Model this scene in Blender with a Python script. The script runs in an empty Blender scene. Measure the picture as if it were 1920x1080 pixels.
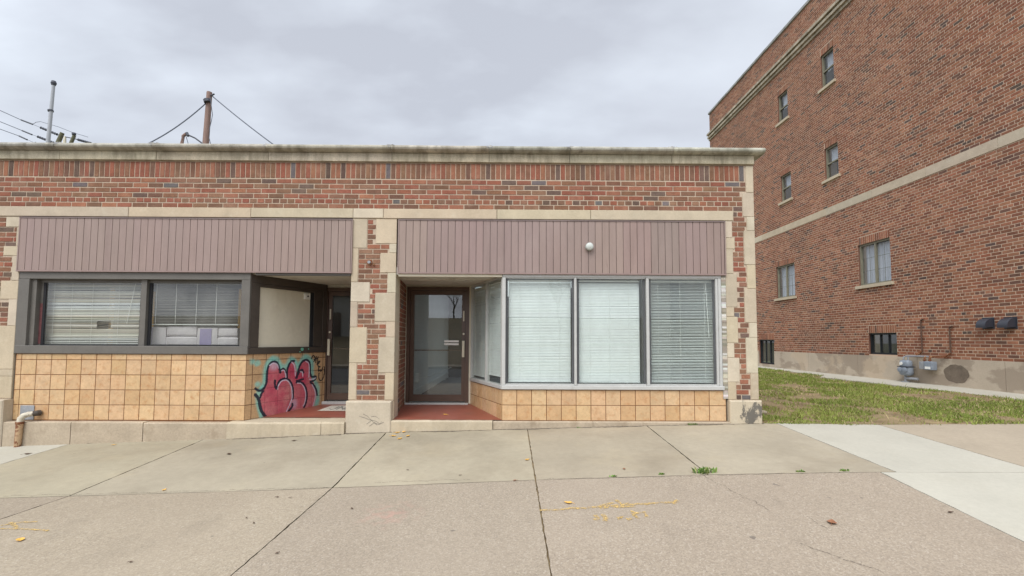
import bpy, bmesh, math, random
import numpy as np
from mathutils import Vector, Matrix
random.seed(7); rng = np.random.default_rng(7)
S = bpy.context.scene
COL = S.collection
R = math.radians

# ------------------------------------------------------------------ camera
CAM = Vector((0, -6.54, 1.2538))
cd = bpy.data.cameras.new('camera'); cam = bpy.data.objects.new('camera', cd); COL.objects.link(cam)
cd.sensor_width = 36; cd.lens = 850 / 1920 * 36; cd.clip_end = 2000; cd.clip_start = .05
cd.shift_y = 48.65 / 1920
M3 = Matrix.Rotation(-R(.4056), 4, 'Z') @ Matrix.Rotation(R(90 + 3.238), 4, 'X') @ Matrix.Rotation(R(.2675), 4, 'Z')
cam.matrix_world = Matrix.Translation(CAM) @ M3
S.camera = cam

def at(px, py, y):
    """point of the place seen at a photo pixel, on the vertical plane at depth y"""
    d = M3.to_3x3() @ Vector(((px - 960) / 850, -(py - 540 - 48.65) / 850, -1))
    return CAM + d * ((y - CAM.y) / d.y)

# ------------------------------------------------------------------ materials
def new_mat(name):
    m = bpy.data.materials.new(name); m.use_nodes = True
    nt = m.node_tree; nt.nodes.clear()
    out = nt.nodes.new('ShaderNodeOutputMaterial')
    return m, nt, out

class NB:
    def __init__(s, nt): s.nt = nt
    def n(s, t, **kw):
        o = s.nt.nodes.new(t)
        for k, v in kw.items(): setattr(o, k, v)
        return o
    def l(s, a, b): s.nt.links.new(a, b)
    def coord(s, stretch=(1, 1, 1), kind='Object', off=(0, 0, 0)):
        c = s.n('ShaderNodeTexCoord'); mp = s.n('ShaderNodeMapping')
        mp.inputs['Scale'].default_value = stretch; mp.inputs['Location'].default_value = off
        s.l(c.outputs[kind], mp.inputs['Vector']); return mp.outputs['Vector']
    def noise(s, vec, scale, detail=4, rough=.55):
        o = s.n('ShaderNodeTexNoise'); o.inputs['Scale'].default_value = scale
        o.inputs['Detail'].default_value = detail; o.inputs['Roughness'].default_value = rough
        s.l(vec, o.inputs['Vector']); return o.outputs['Fac']
    def ramp(s, fac, a, b, lo=0., hi=1.):
        o = s.n('ShaderNodeMapRange'); o.inputs['From Min'].default_value = a; o.inputs['From Max'].default_value = b
        o.inputs['To Min'].default_value = lo; o.inputs['To Max'].default_value = hi
        s.l(fac, o.inputs['Value']); return o.outputs['Result']
    def math(s, op, a, b=None):
        o = s.n('ShaderNodeMath', operation=op)
        for i, v in enumerate((a, b)):
            if v is None: continue
            if isinstance(v, (int, float)): o.inputs[i].default_value = v
            else: s.l(v, o.inputs[i])
        return o.outputs[0]
    def mix(s, fac, a, b, mode='MIX'):
        o = s.n('ShaderNodeMix', data_type='RGBA', blend_type=mode)
        for i, v in ((0, fac), (6, a), (7, b)):
            if isinstance(v, (int, float)): o.inputs[i].default_value = v
            elif isinstance(v, (tuple, list)): o.inputs[i].default_value = (*v[:3], 1)
            else: s.l(v, o.inputs[i])
        return o.outputs[2]

def surf(name, color=None, rough=.85, var=((6, .18), (60, .14)), bump=None, stains=(), spec=.3, metal=0, stretch=(1, 1, 1)):
    """color None: per-face colour attribute. stains: (colour, scale, lo, hi, stretch, amount)"""
    m, nt, out = new_mat(name); b = NB(nt)
    p = b.n('ShaderNodeBsdfPrincipled'); b.l(p.outputs[0], out.inputs[0])
    p.inputs['Roughness'].default_value = rough; p.inputs['Specular IOR Level'].default_value = spec
    p.inputs['Metallic'].default_value = metal
    v = b.coord(stretch)
    if color is None:
        a = b.n('ShaderNodeAttribute'); a.attribute_name = 'Col'; c = a.outputs['Color']
    else:
        r = b.n('ShaderNodeRGB'); r.outputs[0].default_value = (*color, 1); c = r.outputs[0]
    for sc, am in var:
        f = b.ramp(b.noise(v, sc, 5), .25, .75, 1 - am, 1 + am)
        vm = b.n('ShaderNodeVectorMath', operation='SCALE'); b.l(c, vm.inputs[0]); b.l(f, vm.inputs['Scale']); c = vm.outputs[0]
    for i, (sc_col, sc, lo, hi, st, am) in enumerate(stains):
        f = b.math('MULTIPLY', b.ramp(b.noise(b.coord(st, off=(i * 3.7, 1.3, i)), sc, 6, .62), lo, hi), am)
        c = b.mix(f, c, sc_col)
    b.l(c, p.inputs['Base Color'])
    if bump:
        bn = b.n('ShaderNodeBump'); bn.inputs['Strength'].default_value = bump[1]; bn.inputs['Distance'].default_value = bump[2] if len(bump) > 2 else .01
        b.l(b.noise(v, bump[0], 6, .6), bn.inputs['Height']); b.l(bn.outputs[0], p.inputs['Normal'])
    m['nb'] = 1
    return m

def spot_mat(base, name, center, radius, col, scale=18, thr=.5):
    """a copy of a stone material with a dark scribble of spray paint at one place"""
    m = base.copy(); m.name = name; nt = m.node_tree; b = NB(nt)
    p = [n for n in nt.nodes if n.type == 'BSDF_PRINCIPLED'][0]
    src = p.inputs['Base Color'].links[0].from_socket
    g = b.n('ShaderNodeTexCoord'); vm = b.n('ShaderNodeVectorMath', operation='DISTANCE'); b.l(g.outputs['Object'], vm.inputs[0]); vm.inputs[1].default_value = center
    fall = b.ramp(vm.outputs['Value'], radius, radius * .2)
    nz = b.math('ADD', b.math('MULTIPLY', b.noise(b.coord((1.4, 1, .8)), scale * .4, 2, .5), .6), b.math('MULTIPLY', b.noise(b.coord((1, 1, 1.2)), scale * 2.2, 5, .75), .4))
    f = b.ramp(b.math('ADD', nz, b.math('MULTIPLY', fall, .22)), thr, thr + .07)
    f = b.math('MULTIPLY', f, b.math('MINIMUM', b.math('MULTIPLY', fall, 6.), 1.))
    b.l(b.mix(b.math('MULTIPLY', f, .8), src, col), p.inputs['Base Color'])
    return m

def glass_mat(name, tint=(.9, .95, .93), ior=1.75, rough=0.0, extra=0.0, dust=.05):
    m, nt, out = new_mat(name); b = NB(nt)
    t = b.n('ShaderNodeBsdfTransparent'); t.inputs[0].default_value = (*tint, 1)
    g = b.n('ShaderNodeBsdfGlossy'); g.inputs['Roughness'].default_value = rough
    fr = b.n('ShaderNodeFresnel'); ge = b.n('ShaderNodeNewGeometry'); b.l(b.ramp(ge.outputs['Backfacing'], 0, 1, ior, 1 / ior), fr.inputs['IOR'])
    mx = b.n('ShaderNodeMixShader'); b.l(b.math('ADD', fr.outputs[0], extra), mx.inputs[0]); b.l(t.outputs[0], mx.inputs[1]); b.l(g.outputs[0], mx.inputs[2])
    df = b.n('ShaderNodeBsdfDiffuse'); df.inputs[0].default_value = (.62, .62, .58, 1); m2 = b.n('ShaderNodeMixShader')
    dust_ = b.math('ADD', b.math('MULTIPLY', b.ramp(b.noise(b.coord((1, 1, .55)), 2.3, 6, .65), .42, .75), dust * 1.6), dust * .5)
    b.l(dust_, m2.inputs[0]); b.l(mx.outputs[0], m2.inputs[1]); b.l(df.outputs[0], m2.inputs[2]); b.l(m2.outputs[0], out.inputs[0]); return m

def lin(r, g, b):
    f = lambda c: (c / 255 / 12.92) if c <= 10 else ((c / 255 + .055) / 1.055) ** 2.4
    return (f(r), f(g), f(b))

M = {}
M['brick'] = surf('brick', None, .9, ((9, .2), (70, .26)), (140, .5, .004), spec=.2,
                  stains=((lin(190, 160, 135), 5, .55, .8, (1, 1, 1), .25), (lin(60, 50, 45), 3, .6, .85, (1, 1, 1), .35)))
M['brick_far'] = surf('weathered_brick', None, .9, ((.9, .16), (11, .18)), spec=.2,
                      stains=((lin(70, 55, 48), .45, .50, .75, (1, 1, 1.4), .42), (lin(165, 122, 98), .8, .52, .78, (1, .6, 1.6), .30), (lin(78, 62, 54), 2.4, .58, .75, (1, 1, .22), .35)))
M['mortar'] = surf('mortar', (.47, .375, .28), .95, ((5, .15), (80, .15)), stains=((lin(95, 80, 66), 4, .55, .8, (1, 1, 1), .5),))
M['mortar_far'] = surf('grey_mortar', (.50, .37, .27), .95, ((2, .12), (60, .12)))
M['stone'] = surf('limestone', None, .85, ((4, .10), (45, .07)), (60, .35, .004),
                  stains=((lin(122, 108, 84), 3.2, .55, .85, (1, 1, .7), .30), (lin(214, 208, 188), 7, .55, .8, (1, 1, 1), .30), (lin(90, 78, 60), 38, .70, .78, (1, 1, 1), .4)))
M['coping'] = surf('weathered_coping_stone', None, .9, ((5, .24), (60, .2)), (70, .5, .006),
                   stains=((lin(86, 80, 62), 2.2, .46, .68, (2.2, 1, .35), .55), (lin(70, 64, 50), 6, .54, .70, (1.5, 1, .3), .5), (lin(190, 184, 166), 8, .6, .75, (1, 1, 1), .5)))
M['concrete'] = surf('concrete', None, .92, ((1.1, .12), (14, .06), (160, .10)), (240, .25, .003),
                     stains=((lin(112, 98, 78), .9, .52, .78, (1, 1, 1), .40), (lin(182, 166, 134), 1.7, .55, .8, (1, 1, 1), .3), (lin(66, 58, 50), 9, .715, .75, (1, 1, 1), .5), (lin(96, 86, 70), .45, .54, .66, (1, 1, 1), .22), (lin(130, 118, 94), 22, .62, .70, (1, 1, 1), .25)))
M['concrete_white'] = surf('new_concrete', (.43, .405, .335), .9, ((1.5, .07), (25, .05), (200, .05)), (240, .2, .003), stains=((lin(165, 158, 140), 1.3, .55, .8, (1, 1, 1), .3),))
M['concrete_pink'] = surf('old_concrete', (.36, .30, .222), .92, ((1.1, .1), (22, .07), (160, .1)), (240, .25, .003), stains=((lin(120, 104, 88), 1.2, .55, .8, (1, 1, 1), .3),))
M['foundation'] = surf('foundation_concrete', (.46, .385, .295), .92, ((2, .08), (40, .07)), (60, .3, .006),
                       stains=((lin(135, 120, 104), .62, .49, .53, (1, 1, 1.6), .55), (lin(196, 176, 150), .9, .56, .62, (1, 1, 1), .5)))
M['kerb_stone'] = surf('kerb_stone', (.41, .335, .245), .9, ((3, .14), (30, .12), (150, .1)), (45, .5, .01), stains=((lin(112, 92, 68), 4, .55, .75, (1, 1, .6), .5),))
M['tile'] = surf('glazed_tile', None, .35, ((9, .10), (40, .10)), (30, .08, .003), spec=.45,
                 stains=((lin(170, 112, 62), 13, .52, .70, (1, 1, 1), .55), (lin(206, 168, 118), 9, .58, .75, (1, 1, 1), .5), (lin(112, 78, 48), 2.6, .60, .80, (1, 1, 1.3), .35), (lin(96, 70, 46), 60, .70, .78, (1, 1, 1), .5)))
M['grout'] = surf('grout', lin(112, 74, 46), .95, ((20, .2),))
M['fascia'] = surf('painted_metal_siding', None, .5, ((3, .07), (30, .04)), spec=.35, stretch=(3, 1, .6),
                   stains=((lin(112, 92, 84), 2.5, .52, .75, (2.5, 1, .35), .30), (lin(176, 158, 150), 1.1, .55, .75, (1, 1, .5), .30), (lin(96, 76, 64), 16, .68, .78, (1.6, 1, .25), .35)))
M['grey_paint'] = surf('grey_painted_frame', lin(102, 98, 92), .45, ((4, .12), (40, .08)), stains=((lin(130, 124, 118), 6, .64, .74, (1, 1, 1), .3),))
M['dark_paint'] = surf('dark_brown_paint', lin(74, 66, 59), .5, ((5, .15), (40, .08)))
M['bronze'] = surf('bronze_aluminium', lin(84, 64, 52), .4, ((5, .15), (60, .08)), spec=.5)
M['alu'] = surf('pale_aluminium', (.46, .455, .43), .35, ((6, .08), (60, .05)), spec=.5, stains=((lin(130, 128, 120), 9, .6, .75, (1, 1, .4), .4),))
M['black'] = surf('black_gap', (.02, .02, .022), .8, ((6, .1),))
M['gasket'] = surf('grey_gasket', (.09, .092, .095), .6, ((6, .1),))
M['cream'] = surf('cream_paint', (.63, .575, .45), .6, ((2.5, .06), (20, .03)), stains=((lin(150, 132, 100), 2, .55, .8, (1, 1, .5), .35),))
M['soffit'] = surf('painted_soffit', (.60, .57, .49), .7, ((5, .1), (30, .06)), stains=((lin(120, 108, 88), 5, .56, .75, (1, 1, 1), .5),))
M['red_floor'] = surf('red_terrazzo', lin(138, 78, 62), .45, ((3, .15), (120, .2)), spec=.4, stains=((lin(110, 88, 76), 3, .55, .75, (1, 1, 1), .5), (lin(168, 108, 84), 5, .58, .75, (1, 1, 1), .4)))
M['mosaic'] = surf('mosaic_inlay', (.58, .53, .45), .6, ((30, .12), (200, .15)))
M['mosaic_dark'] = surf('mosaic_letter', (.22, .21, .19), .6, ((200, .2),))
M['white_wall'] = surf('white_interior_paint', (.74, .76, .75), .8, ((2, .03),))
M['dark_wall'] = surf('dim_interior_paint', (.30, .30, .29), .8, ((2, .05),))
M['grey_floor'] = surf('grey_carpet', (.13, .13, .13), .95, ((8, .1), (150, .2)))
M['slat'] = surf('white_slat', None, .5, ((1.2, .06), (9, .04)), spec=.3)
M['slat_old'] = surf('grimy_slat', None, .5, ((3, .08),), spec=.3)
M['cord'] = surf('white_cord', (.78, .78, .74), .8, ())
M['yellow'] = surf('yellow_tape', lin(196, 150, 70), .7, ((8, .15),))
M['wrap'] = surf('paper_wrapping', (.56, .52, .545), .5, ((6, .1), (40, .08)), stains=((lin(150, 140, 185), 3, .55, .7, (1, 1, 1), .6),))
M['violet'] = surf('violet_print', lin(140, 130, 170), .5, ((8, .12),))
M['white_plastic'] = surf('white_plastic', (.78, .77, .72), .4, ((6, .05),))
M['lens'] = surf('frosted_lens', (.80, .82, .78), .3, ((6, .04),), spec=.5)
M['grey_plastic'] = surf('grey_plastic', (.36, .36, .33), .5, ((8, .1),))
M['grey_lens'] = surf('grey_lens', (.50, .52, .48), .4, ((8, .1),))
M['brass'] = surf('brushed_metal', lin(206, 196, 172), .3, ((20, .08),), spec=.6)
M['steel'] = surf('galvanised_steel', lin(140, 142, 145), .5, ((10, .2), (60, .12)), spec=.5)
M['meter'] = surf('grey_meter_paint', lin(128, 136, 146), .45, ((12, .12), (60, .08)), spec=.5)
M['rust'] = surf('rusty_iron', lin(118, 74, 50), .9, ((14, .3), (70, .25)), stains=((lin(190, 160, 120), 22, .55, .65, (1, 1, 1), .7), (lin(70, 44, 34), 12, .56, .7, (1, 1, 1), .6)))
M['vent'] = surf('dark_vent_plastic', lin(52, 54, 62), .45, ((10, .1),), spec=.5)
M['wood'] = surf('weathered_pole_wood', lin(138, 114, 104), .9, ((3, .2), (30, .2)), stretch=(8, 8, .6))
M['moss_wood'] = surf('green_grey_pole_wood', lin(96, 94, 74), .9, ((4, .2), (30, .2)))
M['mast'] = surf('pale_mast_steel', (.36, .37, .39), .5, ((1, .1),))
M['wire'] = surf('dark_cable', lin(92, 96, 106), .7, ())
M['insul'] = surf('insulator', lin(70, 72, 80), .5, ((20, .2),))
M['asphalt'] = surf('asphalt', (.055, .055, .056), .9, ((1, .15), (150, .3)))
M['soil'] = surf('soil', lin(136, 118, 88), .98, ((3, .2), (40, .25)), (60, .6, .02), stains=((lin(86, 66, 48), 2.2, .5, .7, (1, 1, 1), .6), (lin(172, 148, 110), 3.4, .56, .72, (1, 1, 1), .7)))
M['far_ground'] = surf('far_ground', lin(104, 104, 74), .98, ((.2, .2), (3, .2)))
M['grass'] = surf('grass_blade', None, .8, (), spec=.2)
M['leaf_yellow'] = surf('yellow_leaf', lin(222, 172, 84), .7, ((40, .15),))
M['leaf_brown'] = surf('brown_leaf', lin(140, 96, 70), .8, ((40, .2),))
M['leaf_dark'] = surf('wet_dark_leaf', lin(84, 66, 52), .7, ((40, .2),))
M['weed'] = surf('weed_green', None, .7, (), spec=.3)
M['sash'] = surf('olive_window_frame', lin(128, 124, 106), .5, ((6, .1),))
M['black_frame'] = surf('black_window_frame', lin(34, 38, 40), .5, ((6, .1),))
M['curtain'] = surf('white_curtain', (.72, .71, .74), .9, ((3, .08),))
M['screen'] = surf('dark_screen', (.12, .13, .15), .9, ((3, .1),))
M['roofing'] = surf('roof_membrane', (.12, .12, .12), .9, ((1, .1),))
M['bark'] = surf('bark', (.10, .08, .06), .9, ((8, .2),))
M['siding'] = surf('pale_siding', (.5, .5, .47), .8, ((2, .05),))
M['shingle'] = surf('shingle', (.10, .095, .09), .9, ((8, .2),))
M['glass'] = glass_mat('window_glass', (.91, .955, .935), 1.6)
M['glass_door'] = glass_mat('door_glass', (.80, .84, .83), 1.9, extra=.03, dust=.035)
M['glass_apt'] = glass_mat('apartment_glass', (.78, .82, .84), 1.75, extra=.0)
M['glass_dark'] = glass_mat('basement_glass', (.45, .5, .5), 1.75, extra=.03)
M['glass_old'] = glass_mat('hazy_glass', (.86, .88, .85), 1.75, rough=.02, dust=.09)
# aggregate pavement: speckled pebbles
def aggregate():
    m, nt, out = new_mat('exposed_aggregate'); b = NB(nt)
    p = b.n('ShaderNodeBsdfPrincipled'); b.l(p.outputs[0], out.inputs[0]); p.inputs['Roughness'].default_value = .93; p.inputs['Specular IOR Level'].default_value = .2
    v = b.coord()
    vo = b.n('ShaderNodeTexVoronoi'); vo.inputs['Scale'].default_value = 95; b.l(v, vo.inputs['Vector'])
    sep = b.n('ShaderNodeSeparateColor'); b.l(vo.outputs['Color'], sep.inputs[0])
    vo2 = b.n('ShaderNodeTexVoronoi'); vo2.inputs['Scale'].default_value = 240; b.l(v, vo2.inputs['Vector'])
    sep2 = b.n('ShaderNodeSeparateColor'); b.l(vo2.outputs['Color'], sep2.inputs[0])
    c = b.mix(b.ramp(sep.outputs[0], 0, 1), (.25, .203, .15), (.395, .328, .245))
    c = b.mix(b.math('MULTIPLY', b.ramp(sep.outputs[1], .86, .92), .5), c, (.54, .475, .39))
    c = b.mix(b.math('MULTIPLY', b.ramp(sep.outputs[2], .9, .94), .5), c, (.17, .14, .115))
    c = b.mix(.35, c, b.mix(sep2.outputs[0], (.22, .18, .133), (.42, .35, .265)))
    c = b.mix(b.ramp(b.noise(v, 1.0, 5), .3, .75, 0, .32), c, (.25, .20, .15))
    c = b.mix(b.ramp(b.noise(b.coord(off=(5, 2, 1)), .55, 4), .55, .7, 0, .25), c, (.38, .315, .24))
    c = b.mix(b.math('MULTIPLY', b.ramp(b.noise(b.coord(off=(2, 7, 0)), 8, 2), .745, .775), .6), c, (.10, .085, .075))
    # a faded pink stain
    g = b.n('ShaderNodeTexCoord'); d = b.n('ShaderNodeVectorMath', operation='DISTANCE'); b.l(g.outputs['Object'], d.inputs[0]); d.inputs[1].default_value = (-.97, -2.72, -.2)
    c = b.mix(b.math('MULTIPLY', b.math('MULTIPLY', b.ramp(d.outputs['Value'], .32, .05), b.ramp(b.noise(v, 12, 4), .45, .65)), .35), c, (.55, .27, .22))
    c = b.mix(b.ramp(b.noise(b.coord((1, .5, 1), off=(3, 1, 4)), 2.6, 6, .65), .56, .70, 0, .3), c, (.20, .165, .125))
    at_ = b.n('ShaderNodeAttribute'); at_.attribute_name = 'Col'; c = b.mix(1.0, c, at_.outputs['Color'], 'MULTIPLY')
    b.l(c, p.inputs['Base Color'])
    bn = b.n('ShaderNodeBump'); bn.inputs['Strength'].default_value = .35; bn.inputs['Distance'].default_value = .003
    b.l(vo.outputs['Distance'], bn.inputs['Height']); b.l(bn.outputs[0], p.inputs['Normal'])
    return m
M['aggregate'] = aggregate()

# ------------------------------------------------------------------ mesh building
def origin(o):
    v = Vector((0, 0, 0))
    while o is not None: v += o.location; o = o.parent
    return v

class MB:
    def __init__(s): s.v = []; s.f = []; s.c = []; s.m = []
    def face(s, pts, col=(1, 1, 1), mi=0):
        i = len(s.v); s.v += [tuple(p) for p in pts]; s.f.append(tuple(range(i, i + len(pts)))); s.c.append(col); s.m.append(mi)
    def box(s, a, b, col=(1, 1, 1), mi=0, bev=0.0):
        x0, y0, z0 = a; x1, y1, z1 = b
        s.frustum([(x0 + bev, y0, z0 + bev), (x1 - bev, y0, z0 + bev), (x1 - bev, y0, z1 - bev), (x0 + bev, y0, z1 - bev)],
                  [(x0, y0 + bev, z0), (x1, y0 + bev, z0), (x1, y0 + bev, z1), (x0, y0 + bev, z1)], col, mi, cap=False)
        P = [(x0, y0 + bev, z0), (x1, y0 + bev, z0), (x1, y0 + bev, z1), (x0, y0 + bev, z1)]
        Q = [(x0, y1, z0), (x1, y1, z0), (x1, y1, z1), (x0, y1, z1)]
        s.loft([P, Q], col, mi); s.face(Q[::-1], col, mi)
    def frustum(s, P, Q, col=(1, 1, 1), mi=0, cap=True):
        s.face(P, col, mi)
        if P[0] != Q[0]: s.loft([P, Q], col, mi)
        if cap: s.face(Q[::-1], col, mi)
    def loft(s, rings, col=(1, 1, 1), mi=0, closed=True):
        i = len(s.v); n = len(rings[0])
        for r in rings: s.v += [tuple(p) for p in r]
        for k in range(len(rings) - 1):
            for j in range(n if closed else n - 1):
                a = i + k * n + j; b = i + k * n + (j + 1) % n
                s.f.append((a, a + n, b + n, b)); s.c.append(col); s.m.append(mi)
    def obox(s, c, ax, ay, az, col=(1, 1, 1), mi=0):
        """box from centre and three half-axis vectors"""
        c, ax, ay, az = map(Vector, (c, ax, ay, az))
        P = [c - ay + sx * ax + sz * az for sx, sz in ((-1, -1), (1, -1), (1, 1), (-1, 1))]
        Q = [p + 2 * ay for p in P]
        s.face(P, col, mi); s.loft([P, Q], col, mi); s.face(Q[::-1], col, mi)
    def tube(s, pts, r, n=8, col=(1, 1, 1), mi=0, caps=True):
        pts = [Vector(p) for p in pts]; rings = []
        for k, p in enumerate(pts):
            d = (pts[min(k + 1, len(pts) - 1)] - pts[max(k - 1, 0)]).normalized()
            u = d.cross(Vector((0, 0, 1)))
            if u.length < .05: u = d.cross(Vector((0, 1, 0)))
            u.normalize(); w = d.cross(u)
            rr = r[k] if isinstance(r, (list, tuple)) else r
            rings.append([p + rr * (math.cos(t) * u + math.sin(t) * w) for t in [2 * math.pi * j / n for j in range(n)]])
        s.loft(rings, col, mi)
        if caps: s.face(rings[0][::-1], col, mi); s.face(rings[-1], col, mi)
    def build(s, name, mat, parent=None, smooth=False, fix=False):
        me = bpy.data.meshes.new(name); off = origin(parent)
        me.from_pydata([(x - off.x, y - off.y, z - off.z) for x, y, z in s.v], [], s.f)
        a = me.color_attributes.new('Col', 'FLOAT_COLOR', 'CORNER')
        tot = np.array([len(f) for f in s.f]); cc = np.repeat(np.array([(*c[:3], 1) for c in s.c], dtype=np.float32), tot, axis=0)
        a.data.foreach_set('color', cc.ravel())
        for m in (mat if isinstance(mat, (list, tuple)) else [mat]): me.materials.append(m)
        if any(s.m): me.polygons.foreach_set('material_index', s.m)
        if smooth: me.polygons.foreach_set('use_smooth', [True] * len(s.f))
        if fix:
            bm = bmesh.new(); bm.from_mesh(me); bmesh.ops.remove_doubles(bm, verts=bm.verts, dist=1e-5); bmesh.ops.recalc_face_normals(bm, faces=bm.faces); bm.to_mesh(me); bm.free()
        o = bpy.data.objects.new(name, me); COL.objects.link(o)
        if parent is not None: o.parent = parent
        return o

def tag(o, label, cat, group=None):
    o['label'] = label; o['category'] = cat
    if group: o['group'] = group
    return o
def struct(o, kind='structure'): o['kind'] = kind; return o
def thing(name, label, cat, loc, group=None):
    o = bpy.data.objects.new(name, None); COL.objects.link(o); o.location = loc; o.empty_display_size = .2
    return tag(o, label, cat, group)
def box(name, a, b, mat, parent, bev=.003, col=(1, 1, 1)):
    mb = MB(); mb.box(a, b, col, 0, bev); return mb.build(name, mat, parent)

def jit(c, am): 
    k = 1 + random.uniform(-am, am); return tuple(max(0, x * k * (1 + random.uniform(-am, am) * .35)) for x in c)

FACADE_PAL = [(lin(139, 94, 75), 5), (lin(136, 86, 69), 5), (lin(126, 91, 72), 5), (lin(131, 99, 79), 4), (lin(116, 86, 70), 3), (lin(106, 87, 77), .8), (lin(104, 97, 95), .55), (lin(146, 99, 78), 2), (lin(98, 80, 70), .5)]
APT_PAL = [(lin(142, 96, 73), 5), (lin(134, 87, 66), 5), (lin(150, 105, 82), 3), (lin(122, 81, 63), 4), (lin(106, 78, 66), 1.5), (lin(90, 75, 68), .6), (lin(156, 112, 88), 1)]
def pick(pal):
    return jit(random.choices([p[0] for p in pal], [p[1] for p in pal])[0], .10)

def brick(mb, f3, u0, u1, z0, z1, col, out, depth=.016, bev=.0025):
    P = [f3(u0 + bev, z0 + bev, out), f3(u1 - bev, z0 + bev, out), f3(u1 - bev, z1 - bev, out), f3(u0 + bev, z1 - bev, out)]
    Q = [f3(u0, z0, out - bev), f3(u1, z0, out - bev), f3(u1, z1, out - bev), f3(u0, z1, out - bev)]
    T = [f3(u0, z0, out - depth), f3(u1, z0, out - depth), f3(u1, z1, out - depth), f3(u0, z1, out - depth)]
    mb.face(P, col); mb.loft([P, Q, T], col)

def bricks(mb, f3, z0, z1, spans, pal, course=.0733, L=.2195, j=.0135, header=6, hphase=4, phase=0, jog=.003):
    """spans(zmid) -> allowed u intervals of that course"""
    n = max(1, round((z1 - z0) / course)); h = (z1 - z0) / n
    for k in range(n):
        a = z0 + k * h; b = a + h - j; hd = header and (k % header == header - hphase)
        Lk = L / 2 if hd else L; ph = phase + (.5 * L if k % 2 else 0) + (L * .25 if hd else 0)
        for (s0, s1) in spans(a + h / 2):
            u = s0 - ((s0 - ph) % Lk)
            while u < s1 - .01:
                a0 = max(u, s0); a1 = min(u + Lk - j, s1)
                if a1 - a0 > .028:
                    dz = random.uniform(-.0012, .0012)
                    brick(mb, f3, a0, a1, a + dz, b + dz, pick(pal), random.uniform(0, jog))
                u += Lk
    return h

def sub(spans, holes):
    for h0, h1 in holes:
        o = []
        for a, b in spans:
            if h1 <= a or h0 >= b: o.append((a, b)); continue
            if h0 > a: o.append((a, h0))
            if h1 < b: o.append((h1, b))
        spans = o
    return spans

# ------------------------------------------------------------------ ground
XS = [-16, -7.1, -4.2, -2.2, .3, 2.0, 3.6, 5.3, 7.4, 14]
Z0 = [-.62, -.26, -.152, -.062, -.004, .045, .085, .066, .09, .12]
Z1 = [-.66, -.37, -.277, -.215, -.114, -.058, -.03, -.03, -.01, .02]
Z2 = [-.55, -.30, -.25, -.215, -.20, -.20, -.20, -.20, -.19, -.18]
Z3 = [-.6, -.36, -.31, -.275, -.26, -.255, -.25, -.25, -.24, -.23]
def zg(x, y):
    r = [np.interp(x, XS, Z) for Z in (Z0, Z1, Z2, Z3)]
    return float(np.interp(-y, [0, 2.03, 3.63, 6.4], r))
def sheet(mb, x0, x1, y0, y1, lift=0., step=.35, ysplit=(-2.03, -3.63), thick=.05, wob=.0022, col=(1, 1, 1)):
    xs = np.linspace(x0, x1, max(2, int((x1 - x0) / step) + 1)); ys = sorted(set([y0, y1] + [y for y in ysplit if y0 < y < y1] + list(np.linspace(y0, y1, max(2, int((y1 - y0) / (.06 if wob else step)) + 1)))))
    g = [[(x + (random.gauss(0, wob) if i in (0, len(xs) - 1) else 0), y + (random.gauss(0, wob) if j in (0, len(ys) - 1) else 0), zg(x, y) + lift) for i, x in enumerate(xs)] for j, y in enumerate(ys)]
    mb.loft(g, col, closed=False)
    ring = g[0] + [r[-1] for r in g[1:]] + g[-1][::-1][1:] + [r[0] for r in g[::-1][1:-1]]
    mb.loft([ring, [(p[0], p[1], p[2] - thick) for p in ring]], tuple(q * .55 for q in col))
def ground_z(px, py):
    """where the ray through a photo pixel meets the pavement"""
    d = M3.to_3x3() @ Vector(((px - 960) / 850, -(py - 540 - 48.65) / 850, -1)); t = 2.
    for _ in range(3000):
        p = CAM + d * t
        if p.z <= zg(p.x, p.y): return p
        t += .003
    return p

g = MB(); g.face([(-400, -400, -.75), (400, -400, -.75), (400, 400, -.75), (-400, 400, -.75)])
struct(g.build('ground', M['far_ground']))
JX = [-4.25, -1.71, .27, 1.965]
gap = .007
m_ = MB(); xb = [-6.12] + JX + [3.82]
for a, b in zip(xb[:-1], xb[1:]): sheet(m_, a + gap, b - gap, -2.03 + gap, -.02, col=jit((.352, .305, .222), .04))
struct(m_.build('sidewalk', M['concrete']))
m_ = MB(); xb = [-16, -4.25, -1.71, .27, 3.66]
for a, b in zip(xb[:-1], xb[1:]): sheet(m_, a + gap * .8, b - gap * .8, -6.4, -2.03 - gap * .5, col=jit((1.02, 1.03, 1.03), .035))
struct(m_.build('aggregate_pavement', M['aggregate']))
m_ = MB()
sheet(m_, 3.82 + gap, 5.29 - gap, -2.03 + .004, -.02); sheet(m_, 3.66 + gap, 5.29 - gap, -6.4, -2.03 - .004); sheet(m_, -12, -6.12 - gap, -2.03 + gap, -.02)
struct(m_.build('concrete_walk', M['concrete_white']))
m_ = MB()
for a, b in ((5.29, 7.75), (7.75, 10.3), (10.3, 14)): sheet(m_, a + gap, b - gap, -2.03 + gap, -.03); sheet(m_, a + gap, b - gap, -6.4, -2.03 - gap)
struct(m_.build('side_pavement', M['concrete_pink']))
m_ = MB(); sheet(m_, -16, 14, -6.42, .02, lift=-.016, thick=.2, wob=0)
struct(m_.build('joint_bed', M['soil']))
m_ = MB()
xs = np.linspace(-16, 14, 40)
m_.loft([[(x, -6.42, zg(x, -6.4) - .3) for x in xs], [(x, -6.42, zg(x, -6.4) + .004) for x in xs], [(x, -6.58, zg(x, -6.4) + .004) for x in xs], [(x, -6.60, zg(x, -6.4) - .3) for x in xs]], closed=False)
struct(m_.build('kerb', M['concrete_pink']))
m_ = MB(); m_.face([(-60, -6.5, -.42), (60, -6.5, -.42), (60, -16.5, -.42), (-60, -16.5, -.42)])
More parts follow.
